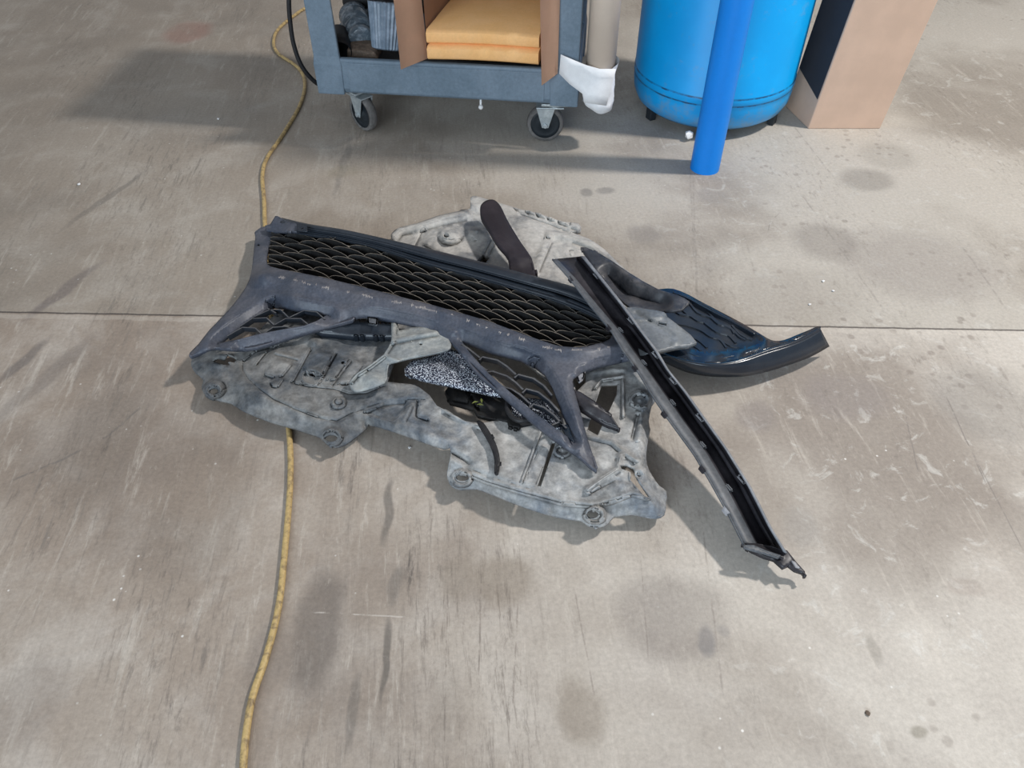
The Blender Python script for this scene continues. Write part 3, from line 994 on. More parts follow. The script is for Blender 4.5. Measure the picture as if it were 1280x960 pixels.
bm = bmesh.new()
a = PY(437, 8, 2.93); b = PY(492, 10, 2.93)
tube(bm, catmull([a, a + Vector((.05, -.01, .03)), b + Vector((-.05, 0, .03)), b, b + Vector((.12, 0, .02))], 5), .035, 16)
o = fbm('black_hose_bundle', bm, M['black'], smooth=True); tag(o, 'thick black hose lying along the rear of the cart tray', 'hose')

# ---- card tube with white paper at the cart's right corner
tb = empty('cardboard_tube', PY(745, 100, 2.46), 'greige cardboard tube fixed upright at the right cart corner, end wrapped in white paper', 'tube')
cA = PY(748, 118, 2.475); cB = PY(757, 0, 2.475); ax = (cB - cA).normalized()
bm = bmesh.new()
Mx = Matrix.Translation(cA) @ ax.to_track_quat('Z', 'Y').to_matrix().to_4x4()
lathe(bm, [(.043, 0), (.047, 0), (.047, 1.0), (.043, 1.0), (.043, 0)], Mx, 48)
fbm('tube_body', bm, M['tube'], tb, smooth=True, world=True)
# crumpled wrap: ring of paper with a tail taped across the post
bm = bmesh.new()
rows = []
NN = 44
for j, tt in enumerate(np.linspace(0, 1, 9)):
    row = []
    for i in range(NN):
        th = 2 * math.pi * i / NN
        rr = .0505 + .0035 * math.sin(3 * th + j) * tt + .002 * math.sin(7 * th + 2 * j)
        side = .5 + .5 * math.cos(th)
        z_ = -.030 + .125 * tt + (.010 * math.sin(2 * th + 1) if j in (0, 8) else 0) + .02 * side * (tt - .3)
        if j == 0: rr *= 1.02
        if j == 8: rr += .004 * max(0, math.cos(th))
        row.append(bm.verts.new(Mx @ Vector((0, 0, z_)) + Vector((math.cos(th), math.sin(th), 0)) * rr))
    rows.append(row)
for a, b in zip(rows[:-1], rows[1:]):
    for i in range(NN):
        j = (i + 1) % NN; bm.faces.new([a[i], a[j], b[j], b[i]])
bm.faces.new(rows[0][::-1])
o = fbm('paper_wrap', bm, M['white'], tb, smooth=True, world=True); tag(o, 'crumpled white paper wrap')
bm = bmesh.new()
up_ = [(701, 68), (715, 74), (732, 81), (750, 86), (770, 86)]
lo_ = [(699, 92), (712, 105), (728, 117), (730, 128), (758, 132)]
Ys = [2.438, 2.432, 2.424, 2.418, 2.42]
g = []
for i in range(5):
    col = []
    for kx in range(5):
        t_ = kx / 4
        p = PY(up_[i][0] + (lo_[i][0] - up_[i][0]) * t_, up_[i][1] + (lo_[i][1] - up_[i][1]) * t_, Ys[i] - .004 * math.sin(t_ * 5 + i))
        col.append(bm.verts.new(p))
    g.append(col)
for a, b in zip(g[:-1], g[1:]):
    for kx in range(4): bm.faces.new([a[kx], b[kx], b[kx + 1], a[kx + 1]])
o = fbm('paper_tail', bm, M['white'], tb, smooth=True, world=True)
s = o.modifiers.new('t', 'SOLIDIFY'); s.thickness = .0015
tag(o, 'white paper tail folded over the post')

# ---- black hose at the cart's left end
bm = bmesh.new()
pts = catmull([PY(361, -60, 2.60), PY(361, -10, 2.60), PY(362, 20, 2.60), PY(367, 55, 2.60), PY(378, 84, 2.60), PY(396, 104, 2.62), PY(412, 108, 2.68)], 6)
tube(bm, pts, .0075, 12)
o = fbm('black_hose', bm, M['black'], smooth=True); tag(o, 'thin black hose hanging down beside the left end of the cart', 'hose')

# ------------------------------------------------------------------ yellow cord
bm = bmesh.new()
cp = [(420, -25), (390, 5), (375, 14), (350, 34), (342, 50), (347, 66), (372, 84), (381, 103), (375, 131), (353, 169), (334, 197), (328, 219), (330, 250), (331, 278), (334, 320), (340, 400), (352, 470), (361, 535), (363, 600), (355, 700), (348, 760), (333, 820), (316, 870), (308, 915), (304, 960), (302, 1010)]
pts = catmull([tuple(P(x, y, .0066)) for x, y in cp], 6)
tube(bm, pts, .0064, 12)
o = fbm('yellow_cord', bm, M['cord'], smooth=True); tag(o, 'worn yellow cord running along the floor and under the car parts', 'cord')

# ------------------------------------------------------------------ rear splash shield
bs = empty('rear_splash_shield', P(620, 300, 0), 'dusty grey splash shield with rolled rim, furthest back in the pile', 'car part')
ol = [(490, 300), (490, 291), (500, 284), (521, 279), (549, 269), (582, 262), (588, 259), (588, 247), (594, 245), (606, 248), (626, 254), (649, 261), (671, 266), (703, 277), (723, 279), (726, 288), (714, 290),
      (735, 298), (755, 311), (774, 330), (789, 342), (815, 358), (826, 372), (826, 392), (780, 412), (700, 410), (620, 375), (560, 350), (505, 330)]
hl = [circ(558, 294, 3.6), [(682, 295), (688, 296), (688, 299), (682, 298)],
      [(590, 331), (604, 318), (612, 322), (602, 336), (598, 337)]]
zc = [(490, 300, .03), (560, 300, .05), (600, 255, .045), (700, 280, .04), (760, 320, .045), (800, 355, .045), (700, 350, .05), (620, 350, .05), (560, 335, .045), (650, 300, .055)]
rim = [(492, 296), (500, 288), (521, 284), (549, 275), (584, 268)]
rim2 = [(686, 292), (716, 297), (740, 306), (762, 324), (786, 346)]
ft = [('line', rim, 8, .014), ('line', rim2, 7, .012), ('boss', 563, 293, 17, .016, 6), ('boss', 563, 293, 9, .006, 4), ('boss', 593, 292, 11, .007, 5), ('dome', 596, 289, 4, .005),
      ('pad', [(528, 305), (545, 290), (585, 283), (606, 285), (614, 300), (600, 330), (560, 322)], .006, 3),
      ('flat', [(686, 298), (668, 340)], 6, .008, 2.5), ('ring', 714, 317, 8, 3, .005), ('dome', 714, 317, 3, .005),
      ('line', [(660, 262), (700, 275), (722, 284)], 5, .010), ('line', [(650, 268), (690, 282), (712, 292)], 3, -.006),
      ('line', [(590, 258), (604, 256)], 7, .008), ('flat', [(530, 290), (518, 312)], 5, -.006, 3),
      ('flat', [(600, 335), (618, 300)], 3, .006, 2), ('line', [(640, 280), (660, 320)], 3, -.002), ('noise', 26, .002), ('noise', 9, .0008)]
for i, xx in enumerate((640, 655, 668, 681, 694, 708)):
    ft.append(('line', [(xx, 257 + i * 3.6), (xx + 5, 263 + i * 3.6)], 2.5, -.009))
sheet('shield_body', ol, M['shield_back'], zc, bs, holes=hl, feats=ft, step=2.6, thick=.003, sm=2, skirt=.012)

# ------------------------------------------------------------------ dark arm piece
z = [(612, 255, .115), (625, 290, .118), (650, 320, .112), (652, 343, .10)]
ar = sheet('flat_trim_arm', [(600, 262), (602, 255), (609, 250), (618, 250), (626, 258), (634, 274.5), (648.6, 299), (661, 317), (666, 327), (668, 350), (640, 344), (635, 321), (622, 305), (610, 285), (602, 272.5)],
           M['matteblack'], z, feats=[('tent', [(612, 262), (640, 312), (655, 345)], 14, .004), ('line', [(636, 318), (664, 322)], 6, .003)], step=2.6, thick=.006, skirt=.012)
tag(ar, 'flat matte black trim arm with rounded end leaning over the rear shield', 'car part')

# ------------------------------------------------------------------ main splash shield (front)
sh = empty('front_splash_shield', P(540, 540, 0), 'large dusty grey engine splash shield lying under the black grille bumper', 'car part')
front = [(246, 441), (240, 449), (239, 457), (244, 465), (254, 474), (252, 483), (254, 490), (262, 496), (274, 500), (288, 503), (299, 510), (311, 516), (339, 527), (361, 533), (386, 541), (400, 546), (408, 554), (419, 558), (431, 555), (445, 545), (458, 534)]
front2 = [(461, 530), (475, 533), (497, 540), (525, 550), (555, 560)]
front3 = [(562, 558), (563, 570), (559, 590), (560, 599), (565, 607), (576, 611), (596, 610), (615, 617), (640, 627), (665, 636), (696, 645), (726, 650), (732, 654), (738, 657), (749, 658), (760, 654), (768, 645), (790, 642), (806, 645), (820, 647), (831, 642), (833, 628), (833, 614), (824, 607), (815, 594), (809, 581), (808, 566), (811, 546), (813, 537), (811, 526), (815, 506), (820, 497), (808, 479), (798, 462)]
backside = [(780, 440), (720, 425), (640, 405), (560, 388), (480, 374), (420, 372), (365, 383), (338, 398), (316, 420), (285, 428), (262, 434)]
ol = front + front2 + front3 + backside
hl = [
    [(484, 477), (500, 479), (519, 480), (537, 494), (546, 507), (556, 512), (581, 526), (601, 529), (640, 522), (690, 520), (704, 515), (690, 480), (640, 440), (570, 425), (505, 420), (498, 435), (492, 455)],
    circ(267, 488, 5.5), circ(414, 547, 8.0, 16, .6), circ(578, 596, 8, 16, .62), circ(741, 642, 7.5, 16, .72),
    [(266, 451), (272, 447), (280, 449), (284, 443), (290, 445), (296, 449), (293, 453), (286, 452), (287, 456), (280, 456), (273, 454)],
    [(384, 465), (390, 465), (395, 469), (393, 471), (387, 469)], circ(429, 453, 3.0), [(425, 480), (432, 478), (437, 480), (434, 482), (427, 482)],
    [(752, 481), (772, 480), (771, 493), (762, 512), (747, 544), (734, 537), (744, 505)],
    [(775, 581), (783, 581), (792, 585), (796, 597), (803, 608), (812, 621), (806, 621), (796, 609), (788, 600), (788, 590), (777, 586)],
    [(672, 607), (690, 552), (695, 552), (676, 608)],
    [(716, 472), (724, 464), (732, 463), (732, 478), (720, 490)],
]
zc = [(245, 450, .045), (268, 488, .055), (330, 500, .07), (414, 545, .06), (480, 520, .068), (550, 545, .07), (577, 597, .062), (640, 600, .075), (741, 642, .06), (790, 610, .08), (825, 630, .06), (800, 560, .08), (815, 500, .07), (760, 470, .075),
      (680, 560, .075), (600, 560, .072), (520, 500, .07), (420, 470, .065), (340, 460, .06), (300, 440, .05), (450, 420, .055), (600, 420, .06), (730, 440, .07)]
crease = [(303, 455), (304, 464), (311, 475), (324, 487), (342, 500), (371, 512), (402, 523), (421, 527), (445, 514), (480, 503), (510, 500), (530, 500)]
creaseR = [(590, 592), (610, 600), (650, 612), (672, 618), (705, 627), (740, 630), (765, 625), (790, 615), (812, 622)]
ft = [
    ('tent', front, 24, -.028), ('tent', front3[3:24], 24, -.030),
    ('tent', front3[24:32], 9, -.016), ('tent', front2, 9, -.012),
    ('flat', crease, 2.5, -.004, 2.0), ('line', creaseR, 5, .006), ('line', [(x, y + 5) for x, y in creaseR[:6]], 3, -.003),
    # lugs
    ('boss', 267, 486, 15, .012, 4), ('ring', 267, 487, 9, 3, .006), ('boss', 414, 545, 15, .004, 4), ('ring', 414, 546, 12, 3, .005), ('boss', 577, 597, 15, .006, 4), ('ring', 577, 597, 11, 3, .005),
    ('boss', 744, 643, 15, .010, 4), ('ring', 743, 643, 11, 3, .006),
    ('boss', 423, 503, 10, .009, 3), ('ring', 423, 502, 5, 2.5, -.004), ('ring', 703, 563, 9, 3.2, .007), ('dome', 703, 562, 4, .004),
    ('ring', 800, 499, 11, 4, .010), ('dome', 800, 500, 5, .005), ('boss', 803, 500, 17, .006, 5),
    ('dome', 392, 426, 11, .014),
    # left raised pads and grooves
    ('pad', [(338, 455), (349, 448), (364, 455), (352, 470), (342, 471), (331, 467)], .008, 2.5), ('pad', [(338, 478), (346, 470), (353, 474), (347, 483), (341, 482)], .008, 2),
    ('pad', [(380, 458), (394, 440), (415, 443), (403, 468), (386, 468)], .010, 3), ('flat', [(388, 438), (367, 477)], 2.6, -.009, 2), ('flat', [(420, 444), (400, 478)], 2.2, -.007, 2),
    ('pad', [(407, 474), (424, 447), (436, 448), (418, 474)], .007, 2.5), ('flat', [(438, 453), (417, 480)], 2.2, -.009, 1.8),
    ('pad', [(443, 450), (454, 455), (438, 478), (422, 479)], .005, 2.5), ('ring', 390, 471, 12, 3, .006), ('flat', [(365, 479), (386, 483), (417, 486), (436, 492), (458, 491), (480, 482)], 2.0, -.006, 2),
    ('flat', [(305, 452), (320, 440), (345, 433)], 3, -.007, 2.5), ('flat', [(322, 456), (335, 440), (352, 430)], 2.5, -.006, 2), ('line', [(345, 441), (372, 448)], 3, .005),
    ('pad', [(400, 402), (495, 398), (492, 418), (402, 420)], -.018, 5),
    # middle rail ribs
    ('pad', [(455, 515), (480, 505), (508, 502), (505, 512), (492, 527), (470, 522)], -.012, 5), ('flat', [(522, 503), (520, 521), (534, 526)], 3.5, -.010, 3),
    ('pad', [(540, 520), (556, 514), (575, 530), (575, 550), (540, 540)], -.005, 6), ('line', [(505, 525), (515, 505)], 4, .006),
    ('line', [(562, 565), (585, 578)], 6, -.010), ('line', [(556, 512), (581, 526), (600, 533)], 4, .005),
    # right half
    ('flat', [(677, 536), (652, 601)], 2.2, .006, 1.6), ('pad', [(655, 604), (677, 556), (688, 558), (668, 608)], .005, 2), ('line', [(735, 612), (755, 597), (772, 586), (776, 570)], 7, .013),
    ('line', [(742, 615), (770, 600), (786, 602)], 4, -.004), ('line', [(735, 545), (765, 552), (780, 565), (795, 575)], 5, .009), ('crumple', 795, 590, 34, 7, .009), ('crumple', 280, 447, 30, 6, .006),
    ('line', [(779, 475), (779, 520)], 3, .009), ('line', [(744, 484), (752, 474), (778, 470)], 3.5, .008), ('flat', [(797, 520), (790, 549)], 3.4, -.008, 2), ('flat', [(803, 522), (797, 550)], 4, .005, 3),
    ('line', [(740, 466), (765, 462), (780, 462)], 4, .004), ('flat', [(607, 548), (620, 552)], 2, .0, 2),
    ('noise', 34, .004), ('noise', 12, .0016), ('noise', 6, .0006)]
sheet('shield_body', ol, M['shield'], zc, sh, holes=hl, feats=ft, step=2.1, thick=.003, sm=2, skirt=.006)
# dark curved strap on the shield
st = sheet('strap', [(596, 527), (604, 528), (614, 543), (621, 557), (625, 575), (623, 592), (618, 591), (618, 575), (614, 560), (607, 546)], M['black'],
           [(600, 530, .088), (612, 545, .086), (620, 570, .086), (620, 592, .084)], sh, step=2.5, thick=.003, skirt=.003)
tag(st, 'dark curved rubber strap')

# shadowed floor-side duct piece seen through the opening
dk = sheet('black_duct_piece', [(556, 489), (562, 482), (590, 487), (612, 492), (634, 499), (640, 505), (637, 515), (648, 522), (662, 524), (666, 529), (652, 531), (649, 535), (636, 532), (634, 526), (612, 523), (597, 519), (592, 511), (574, 506), (562, 503)],
           M['louvre'], [(560, 490, .05), (600, 505, .075), (650, 520, .082), (620, 500, .07), (600, 490, .06)], feats=[('line', [(570, 495), (600, 502), (635, 508)], 9, .004), ('crumple', 600, 503, 40, 10, .005), ('flat', [(585, 490), (598, 512)], 3, -.006, 2), ('pad', [(566, 486), (590, 492), (584, 503), (566, 500)], .006, 3)], step=2.2, thick=.004, sm=1, skirt=.010)
tag(dk, 'crumpled black duct piece below the speckled foil pad', 'car part')
rg = bmesh.new()
tube(rg, catmull([tuple(P(x, y, zz)) for x, y, zz in ((636, 498, .10), (634, 510, .10), (640, 521, .10), (650, 526, .10), (662, 524, .10))], 5), .006, 8)
o = fbm('black_ring_seal', rg, M['black'], smooth=True); tag(o, 'black curved seal round the small foil pad', 'car part')
for i, (x, y) in enumerate(((594, 503), (602, 501), (600, 506))):
    bm = bmesh.new(); c = P(x, y, .101)
    a = i * 1.3 + .4; d = Vector((math.cos(a), math.sin(a), 0)) * .008; n_ = Vector((-d.y, d.x, 0)) * .35
    v = [bm.verts.new(p) for p in (c - d, c + n_ + Vector((0, 0, .002)), c + d, c - n_ + Vector((0, 0, .002)))]
    f = bm.faces.new(v); bmesh.ops.solidify(bm, geom=[f], thickness=.0006)
    o = fbm('dry_leaf', bm, M['leaf'])
    tag(o, 'small yellow-green leaf bit on the crumpled black duct piece', 'leaf', 'leaf bits on the black duct')

# ------------------------------------------------------------------ foil pads
f1 = sheet('foil_pad', [(506, 466), (509, 457), (517, 450), (547, 443), (557, 437), (575, 440), (590, 455), (605, 470), (628, 494), (594, 488), (562, 481), (531, 475)], M['foil'],
           [(506, 466, .085), (555, 440, .075), (628, 494, .095), (560, 475, .092)], feats=[('noise', 25, .002)], step=3.5, thick=.008, sm=2)
tag(f1, 'large silver speckled foil pad under the bumper blade', 'insulation pad')
f2 = sheet('foil_pad', [(640, 503), (650, 498), (668, 498), (688, 503), (700, 520), (702, 535), (688, 533), (672, 524), (657, 523), (646, 520), (640, 513)], M['foil'],
           [(645, 510, .094), (700, 525, .090)], feats=[('noise', 15, .002)], step=3.5, thick=.008, sm=2)
tag(f2, 'small silver speckled foil pad behind the lower right bumper mesh', 'insulation pad')

# ------------------------------------------------------------------ pale bracket
bk = sheet('pale_bracket', [(437, 481), (442, 488), (452, 488), (481, 478), (484, 466), (486, 455), (494, 452), (514, 447), (550, 440), (563, 435), (562, 425), (548, 409), (516, 409), (499, 413), (496, 403), (489, 403), (489, 425), (480, 442), (462, 456), (447, 465), (439, 473)],
           M['bracket'], [(440, 482, .085), (470, 465, .10), (490, 440, .112), (520, 430, .115), (555, 430, .112), (493, 405, .10)], holes=[circ(526, 430, 2.0)],
           feats=[('line', [(439, 476), (447, 467), (463, 457), (480, 444), (490, 428), (493, 405)], 4, .009), ('line', [(492, 426), (520, 420), (545, 416)], 5, .010), ('line', [(484, 446), (500, 452)], 4, .005), ('noise', 14, .003), ('dome', 468, 472, 14, .006)], step=2.4, thick=.003, sm=2, skirt=.005)
tag(bk, 'pale grey boomerang-shaped bracket poking out below the bumper arch', 'car part')

# ------------------------------------------------------------------ bumper grille
bg = empty('bumper_grille', P(520, 380, 0), 'black spindle grille bumper section with scalloped mesh on top of the pile', 'car part')
outer = [(330, 283), (322, 287), (318, 291), (319, 296), (317, 315), (314, 340), (307, 359), (287, 386), (262, 412), (248, 430), (237, 441), (238, 445), (246, 442), (258, 436), (269, 434), (295, 436), (320, 434), (350, 425), (380, 416), (410, 408), (440, 400), (443, 396), (455, 394), (475, 397),
         (492, 400), (515, 405), (537, 412), (548, 417), (560, 424), (571, 434), (582, 448), (600, 470), (627, 492.5), (660, 522), (690, 546), (720, 567), (733, 578), (746, 588), (743, 574), (735, 550), (727, 520), (720, 495), (716, 478), (718, 470), (727, 465), (747, 457), (777, 450),
         (820, 440), (845, 434), (871, 428), (850, 408), (834, 396), (830, 390), (806, 386), (785, 384), (778, 395), (768, 412), (762, 424), (745, 430), (725, 434), (705, 433), (690, 430), (647, 415), (612, 402), (575, 391), (540, 381), (505, 372), (470, 363), (430, 353), (400, 346), (365, 339), (338, 333), (333, 325), (336, 305), (342, 289)]
winL = [(272, 429), (287, 417), (310, 401), (330, 387), (342, 382), (360, 384), (385, 389), (408, 394), (396, 401), (380, 407), (350, 412), (325, 417), (298, 424)]
winR = [(577, 426), (590, 430), (615, 440), (650, 448), (668, 456), (681, 466), (690, 482), (700, 507), (710, 532), (717, 551), (701, 540), (671, 518), (641, 493), (611, 467), (588, 442)]
slot = [(823, 402), (833, 404), (833, 407), (823, 405)]
zc = [(325, 290, .045), (317, 330, .06), (307, 359, .085), (262, 412, .10), (238, 443, .085), (335, 330, .085), (330, 345, .11), (400, 352, .118), (540, 388, .128), (640, 420, .135), (715, 445, .138), (775, 438, .132), (825, 400, .118), (868, 428, .11), (790, 390, .115),
      (270, 432, .10), (350, 420, .105), (420, 396, .112), (455, 385, .13), (540, 405, .13), (580, 445, .128), (660, 520, .120), (745, 587, .10), (720, 500, .13), (700, 470, .135), (372, 375, .122)]
crs = [(322, 345), (336, 343), (365, 350), (430, 364), (500, 378), (560, 392), (612, 410), (655, 425), (695, 438), (740, 438), (775, 432)]
ft = [('tent', crs, 15, .014),
      ('tent', [(272, 429), (287, 417), (310, 401), (330, 387), (342, 382)], 12, -.020), ('tent', [(342, 382), (360, 384), (385, 389), (412, 395)], 13, -.020),
      ('tent', [(300, 436), (350, 425), (380, 416), (410, 408), (443, 396), (475, 397), (515, 405), (540, 413), (560, 425)], 12, -.017),
      ('tent', [(577, 426), (590, 430), (615, 440), (650, 448), (668, 456)], 14, -.020),
      ('tent', [(668, 456), (681, 466), (690, 482), (700, 507), (710, 532), (717, 551)], 11, -.018),
      ('tent', [(582, 448), (627, 492.5), (660, 522), (690, 546), (720, 567)], 4, -.006),
      ('tent', [(746, 588), (735, 550), (720, 495), (716, 474)], 7, -.009), ('tent', [(727, 465), (747, 457), (777, 450)], 8, -.012),
      ('tent', [(318, 291), (317, 315), (314, 340), (307, 359), (287, 386), (262, 412), (240, 438)], 7, -.010),
      ('tent', [(342, 289), (334, 310), (336, 334)], 6, -.008),
      ('line', [(795, 392), (840, 418)], 5, -.004), ('line', [(790, 400), (826, 396)], 4, .004), ('dome', 845, 428, 8, .004), ('noise', 18, .0008)]
def scuffs(c):
    d = dseg(c[None, :], crs)[0]
    if c[0] > 786 + 5 * vnoise(c[None, :], 6.0)[0] and c[1] > 380: return 2
    return d < 1.3 and vnoise(c[None, :] * np.array([1, 1.6]), 5.0)[0] > .30
bp = sheet('bumper_shell', outer, [M['bumper'], M['scuff'], M['plate']], zc, bg, holes=[winL, winR, slot, circ(323, 306, 1.8)], feats=ft, step=2.2, thick=.003, sm=2, skirt=.010, matfn=scuffs)
# top rail: stepped bar with end fin
RU = [(352, 273), (386, 281), (430, 288), (480, 299), (540, 313), (600, 328), (667, 346), (725, 362), (755, 378), (784, 398)]
RL = [(348, 291), (395, 296), (437, 303), (482, 314), (535, 332), (590, 346), (650, 363), (690, 375), (735, 392), (772, 412)]
xs_ = np.linspace(350, 780, 24)
RUx = catmull(RU, 3); RLx = catmull(RL, 3)
rz = [.070, .090, .100, .110, .118, .124, .128, .128, .128, .126]
loft('top_rail', RUx, RLx, rz, [(0, -.020, 0), (0, .000, 0), (.06, .004, 0), (.30, .006, 0), (.48, .002, 0), (.52, -.010, 0), (.56, -.012, 0), (.80, -.010, 0), (.96, -.014, 0), (1.0, -.020, 0), (1.0, -.070, 0)],
     [M['rail']], bg, n=70)
fn = sheet('end_fin', [(333, 287), (331, 282), (338, 280), (344, 270), (347, 270), (358, 276), (374, 280), (374, 288), (345, 289)], M['bumper'], [(333, 286, .063), (345, 271, .078), (374, 284, .100)], bg, step=2.5, thick=.003, sm=1, skirt=.008)
cl = sheet('screw_tab', [(371, 279), (384, 281), (384, 289), (371, 288)], M['panel'], [(371, 280, .106), (384, 288, .110)], bg, holes=[circ(378, 285, 1.2)], step=2, thick=.002, sm=1, skirt=.006)

# scalloped mesh
topE = np.array([(336, 287), (395, 293), (482, 311), (535, 329), (590, 343), (680, 369), (735, 389), (775, 406)], float)
botE = np.array([(331, 336), (400, 349), (470, 366), (540, 384), (612, 405), (647, 418), (705, 436), (765, 436)], float)
def along(E, s):
    x = E[0, 0] + (E[-1, 0] - E[0, 0]) * s
    return np.array([x, np.interp(x, E[:, 0], E[:, 1])])
def mz(x, y): return float(height(np.array([[x, y]], float), [(340, 300, .060), (340, 330, .082), (470, 315, .092), (470, 360, .108), (600, 350, .106), (600, 395, .118), (740, 395, .104), (740, 430, .12)], [])[0])
NR, NC = 9, 10.8
lines = []
openp = [(338, 284), (395, 290), (482, 308), (535, 326), (590, 340), (680, 366), (735, 386), (775, 406), (764, 428), (725, 436), (705, 436), (690, 433), (647, 418), (612, 405), (540, 384), (470, 366), (400, 349), (333, 336), (334, 310)]
for r in range(-1, NR + 1):
    for kx in range(-1, 13):
        sc = (kx + (.5 if r % 2 else 0)) / NC
        pl = []
        for so, vo_ in ((-.5, .50), (-.44, .18), (-.33, -.06), (-.15, -.17), (.08, -.12), (.26, .08), (.40, .38), (.5, .72)):
            s_ = sc + so / NC; v_ = (r + .55 + vo_) / NR
            a = along(topE, s_); b = along(botE, s_)
            p = a + (b - a) * v_
            pl.append((p[0], p[1]))
        ok = inside(np.array(pl), openp)
        run = []
        for p, o_ in zip(pl, ok):
            if o_: run.append((p[0], p[1], mz(*p)))
            else:
                if len(run) > 1: lines.append(run)
                run = []
        if len(run) > 1: lines.append(run)
ribbons('mesh_insert', lines, [M['louvre'], M['edge']], bg, depth=.037, th=.0019, lean=-.012)
loft('mesh_backing', [(x, y - 5) for x, y in RLx], [(x, y + 3.5) for x, y in RLx], [.045, .060, .070, .080, .085, .090, .092, .092, .092, .090], [(0, 0, 0), (1, 0, 0)], [M['louvre']], bg)  # added dark backing strip, covers bright gaps below the rail
# lower right and lower left honeycomb louvres
R_ = [[(590, 447), (600, 457), (609, 463)], [(599, 450), (603, 446), (622, 450), (634, 458), (645, 468)], [(606, 465), (616, 464), (634, 470), (645, 478), (654, 487)],
      [(643, 472), (648, 468), (667, 473), (680, 482), (690, 494)], [(625, 482), (639, 486), (650, 493), (662, 504)], [(653, 491), (658, 486), (673, 490), (687, 501), (699, 514)], [(661, 510), (667, 505), (680, 509), (692, 518), (703, 530)],
      [(577, 430), (586, 436), (600, 447)], [(690, 531), (700, 527), (708, 535)]]
zR = lambda x, y: .117
ribbons('mesh_insert', [[(x, y, zR(x, y)) for x, y in l] for l in R_], [M['rail'], M['edge_dark']], bg, depth=.018, th=.0042, lean=.006)
L_ = [[(315, 397), (337, 387), (351, 387), (361, 397)], [(361, 397), (380, 388), (396, 390), (406, 399)], [(300, 408), (315, 398), (333, 397), (343, 406)], [(343, 406), (357, 398), (376, 398), (386, 406)],
      [(284, 420), (303, 409), (319, 410), (328, 418)], [(328, 418), (341, 409), (357, 408), (368, 411)], [(334, 385), (345, 391)]]
ribbons('mesh_insert', [[(x, y, .100) for x, y in l] for l in L_], [M['rail'], M['edge_dark']], bg, depth=.018, th=.003, lean=.006)
sheet('pocket', [(699, 532), (710, 530), (718, 553), (708, 545)], M['gloss'], .112, bg, step=2.5, sm=1)
sheet('lower_beam', [(390, 408), (440, 399), (497, 404), (497, 419), (440, 418), (400, 414)], M['rail'], [(390, 408, .080), (497, 410, .088)], bg, feats=[('tent', [(392, 411), (440, 406), (497, 408)], 7, .006)], step=2.5, sm=1, skirt=.02)
sheet('mounting_blade', [(718, 487), (726, 490), (743, 501), (764, 519), (775, 536), (756, 529), (738, 518), (722, 508)], M['channel_dark'], [(720, 495, .118), (775, 536, .098)], bg, feats=[('tent', [(718, 508), (756, 529), (775, 536)], 12, -.012)], step=2.5, sm=1, skirt=.012)
sheet('mounting_tab', [(720, 468), (731, 464), (730, 472), (723, 477)], M['clip'], .12, bg, step=2.5, sm=1, skirt=.004)
sheet('mounting_tab', [(459, 396), (472, 398), (471, 406), (466, 405), (460, 404)], M['channel'], .112, bg, step=2.5, sm=1, skirt=.006)

# ------------------------------------------------------------------ scuffed liner strip
ln = sheet('curved_liner', [(727, 309), (742, 313), (765, 326), (790, 343), (822, 361), (845, 368), (862, 377), (857, 383), (850, 388), (825, 389), (800, 386), (786, 383), (770, 368), (752, 345), (736, 325)], M['liner'],
           [(730, 312, .11), (790, 345, .118), (860, 378, .125), (822, 362, .12), (800, 385, .105), (770, 365, .10)],
           feats=[('tent', [(760, 345), (785, 368), (825, 380)], 16, -.022), ('noise', 14, .0015)], step=2.6, thick=.003, sm=2, skirt=.006)
tag(ln, 'scuffed dark curved liner strip behind the long channel strip', 'car part')

# ------------------------------------------------------------------ gloss fog-lamp bezel
fb = empty('fog_lamp_bezel', P(920, 440, 0), 'gloss black corner bezel with wavy textured panel at the right of the pile', 'car part')
crest = catmull([(818, 436), (840, 444), (862, 450), (885, 453), (905, 452), (930, 446), (958, 435), (985, 427), (1005, 419), (1024, 408)], 4)
skirtl = catmull([(818, 447), (838, 457), (860, 466), (885, 470.5), (910, 471.5), (935, 470), (962, 464), (990, 455), (1014, 446), (1037, 433)], 4)
ol = [(812, 372), (818, 363), (828, 361), (842, 361), (860, 368), (880, 379), (915, 397), (940, 411), (958, 422), (968, 426), (980, 425), (995, 419), (1010, 413), (1022, 408), (1026, 410), (1005, 421), (985, 429), (958, 437), (930, 448), (905, 454), (885, 455), (862, 452), (840, 446), (818, 438)]
zc = [(830, 362, .066), (880, 380, .066), (940, 412, .066), (975, 427, .070), (1024, 408, .072), (870, 410, .066), (920, 425, .068), (960, 436, .080), (890, 452, .082), (840, 445, .082), (1000, 420, .076), (925, 447, .082)]
panel_poly = [(822, 394), (826, 386), (845, 378), (860, 376), (880, 384), (915, 404), (949, 420), (953, 426), (945, 431), (920, 437), (902, 440), (885, 441), (865, 437), (840, 420)]
ft = [('pad', panel_poly, -.006, 5)]
sheet('bezel_top', ol, [M['gloss'], M['panel']], zc, fb, feats=ft, step=2.4, thick=.003, sm=2, matfn=lambda c: inside(c[None, :], panel_poly)[0])
loft('bezel_wall', crest, skirtl, [.082, .082, .083, .083, .083, .082, .080, .078, .075, .073], [(0, -.003, 0), (.06, .001, 0), (.14, .002, 0), (.28, -.002, 0), (.5, -.012, 0), (.75, -.026, 0), (1, -.042, 0)], [M['gloss']], fb, n=50)
def band(pts, zz, wd=3.0, hgt=.003, nm='rim_line'):
    a = catmull(pts, 4); b = offs(a, wd)
    loft(nm, a, [tuple(p) for p in b], zz, [(0, 0, 0), (.25, hgt, 0), (.75, hgt, 0), (1, 0, 0)], [M['gloss']], fb, n=40)
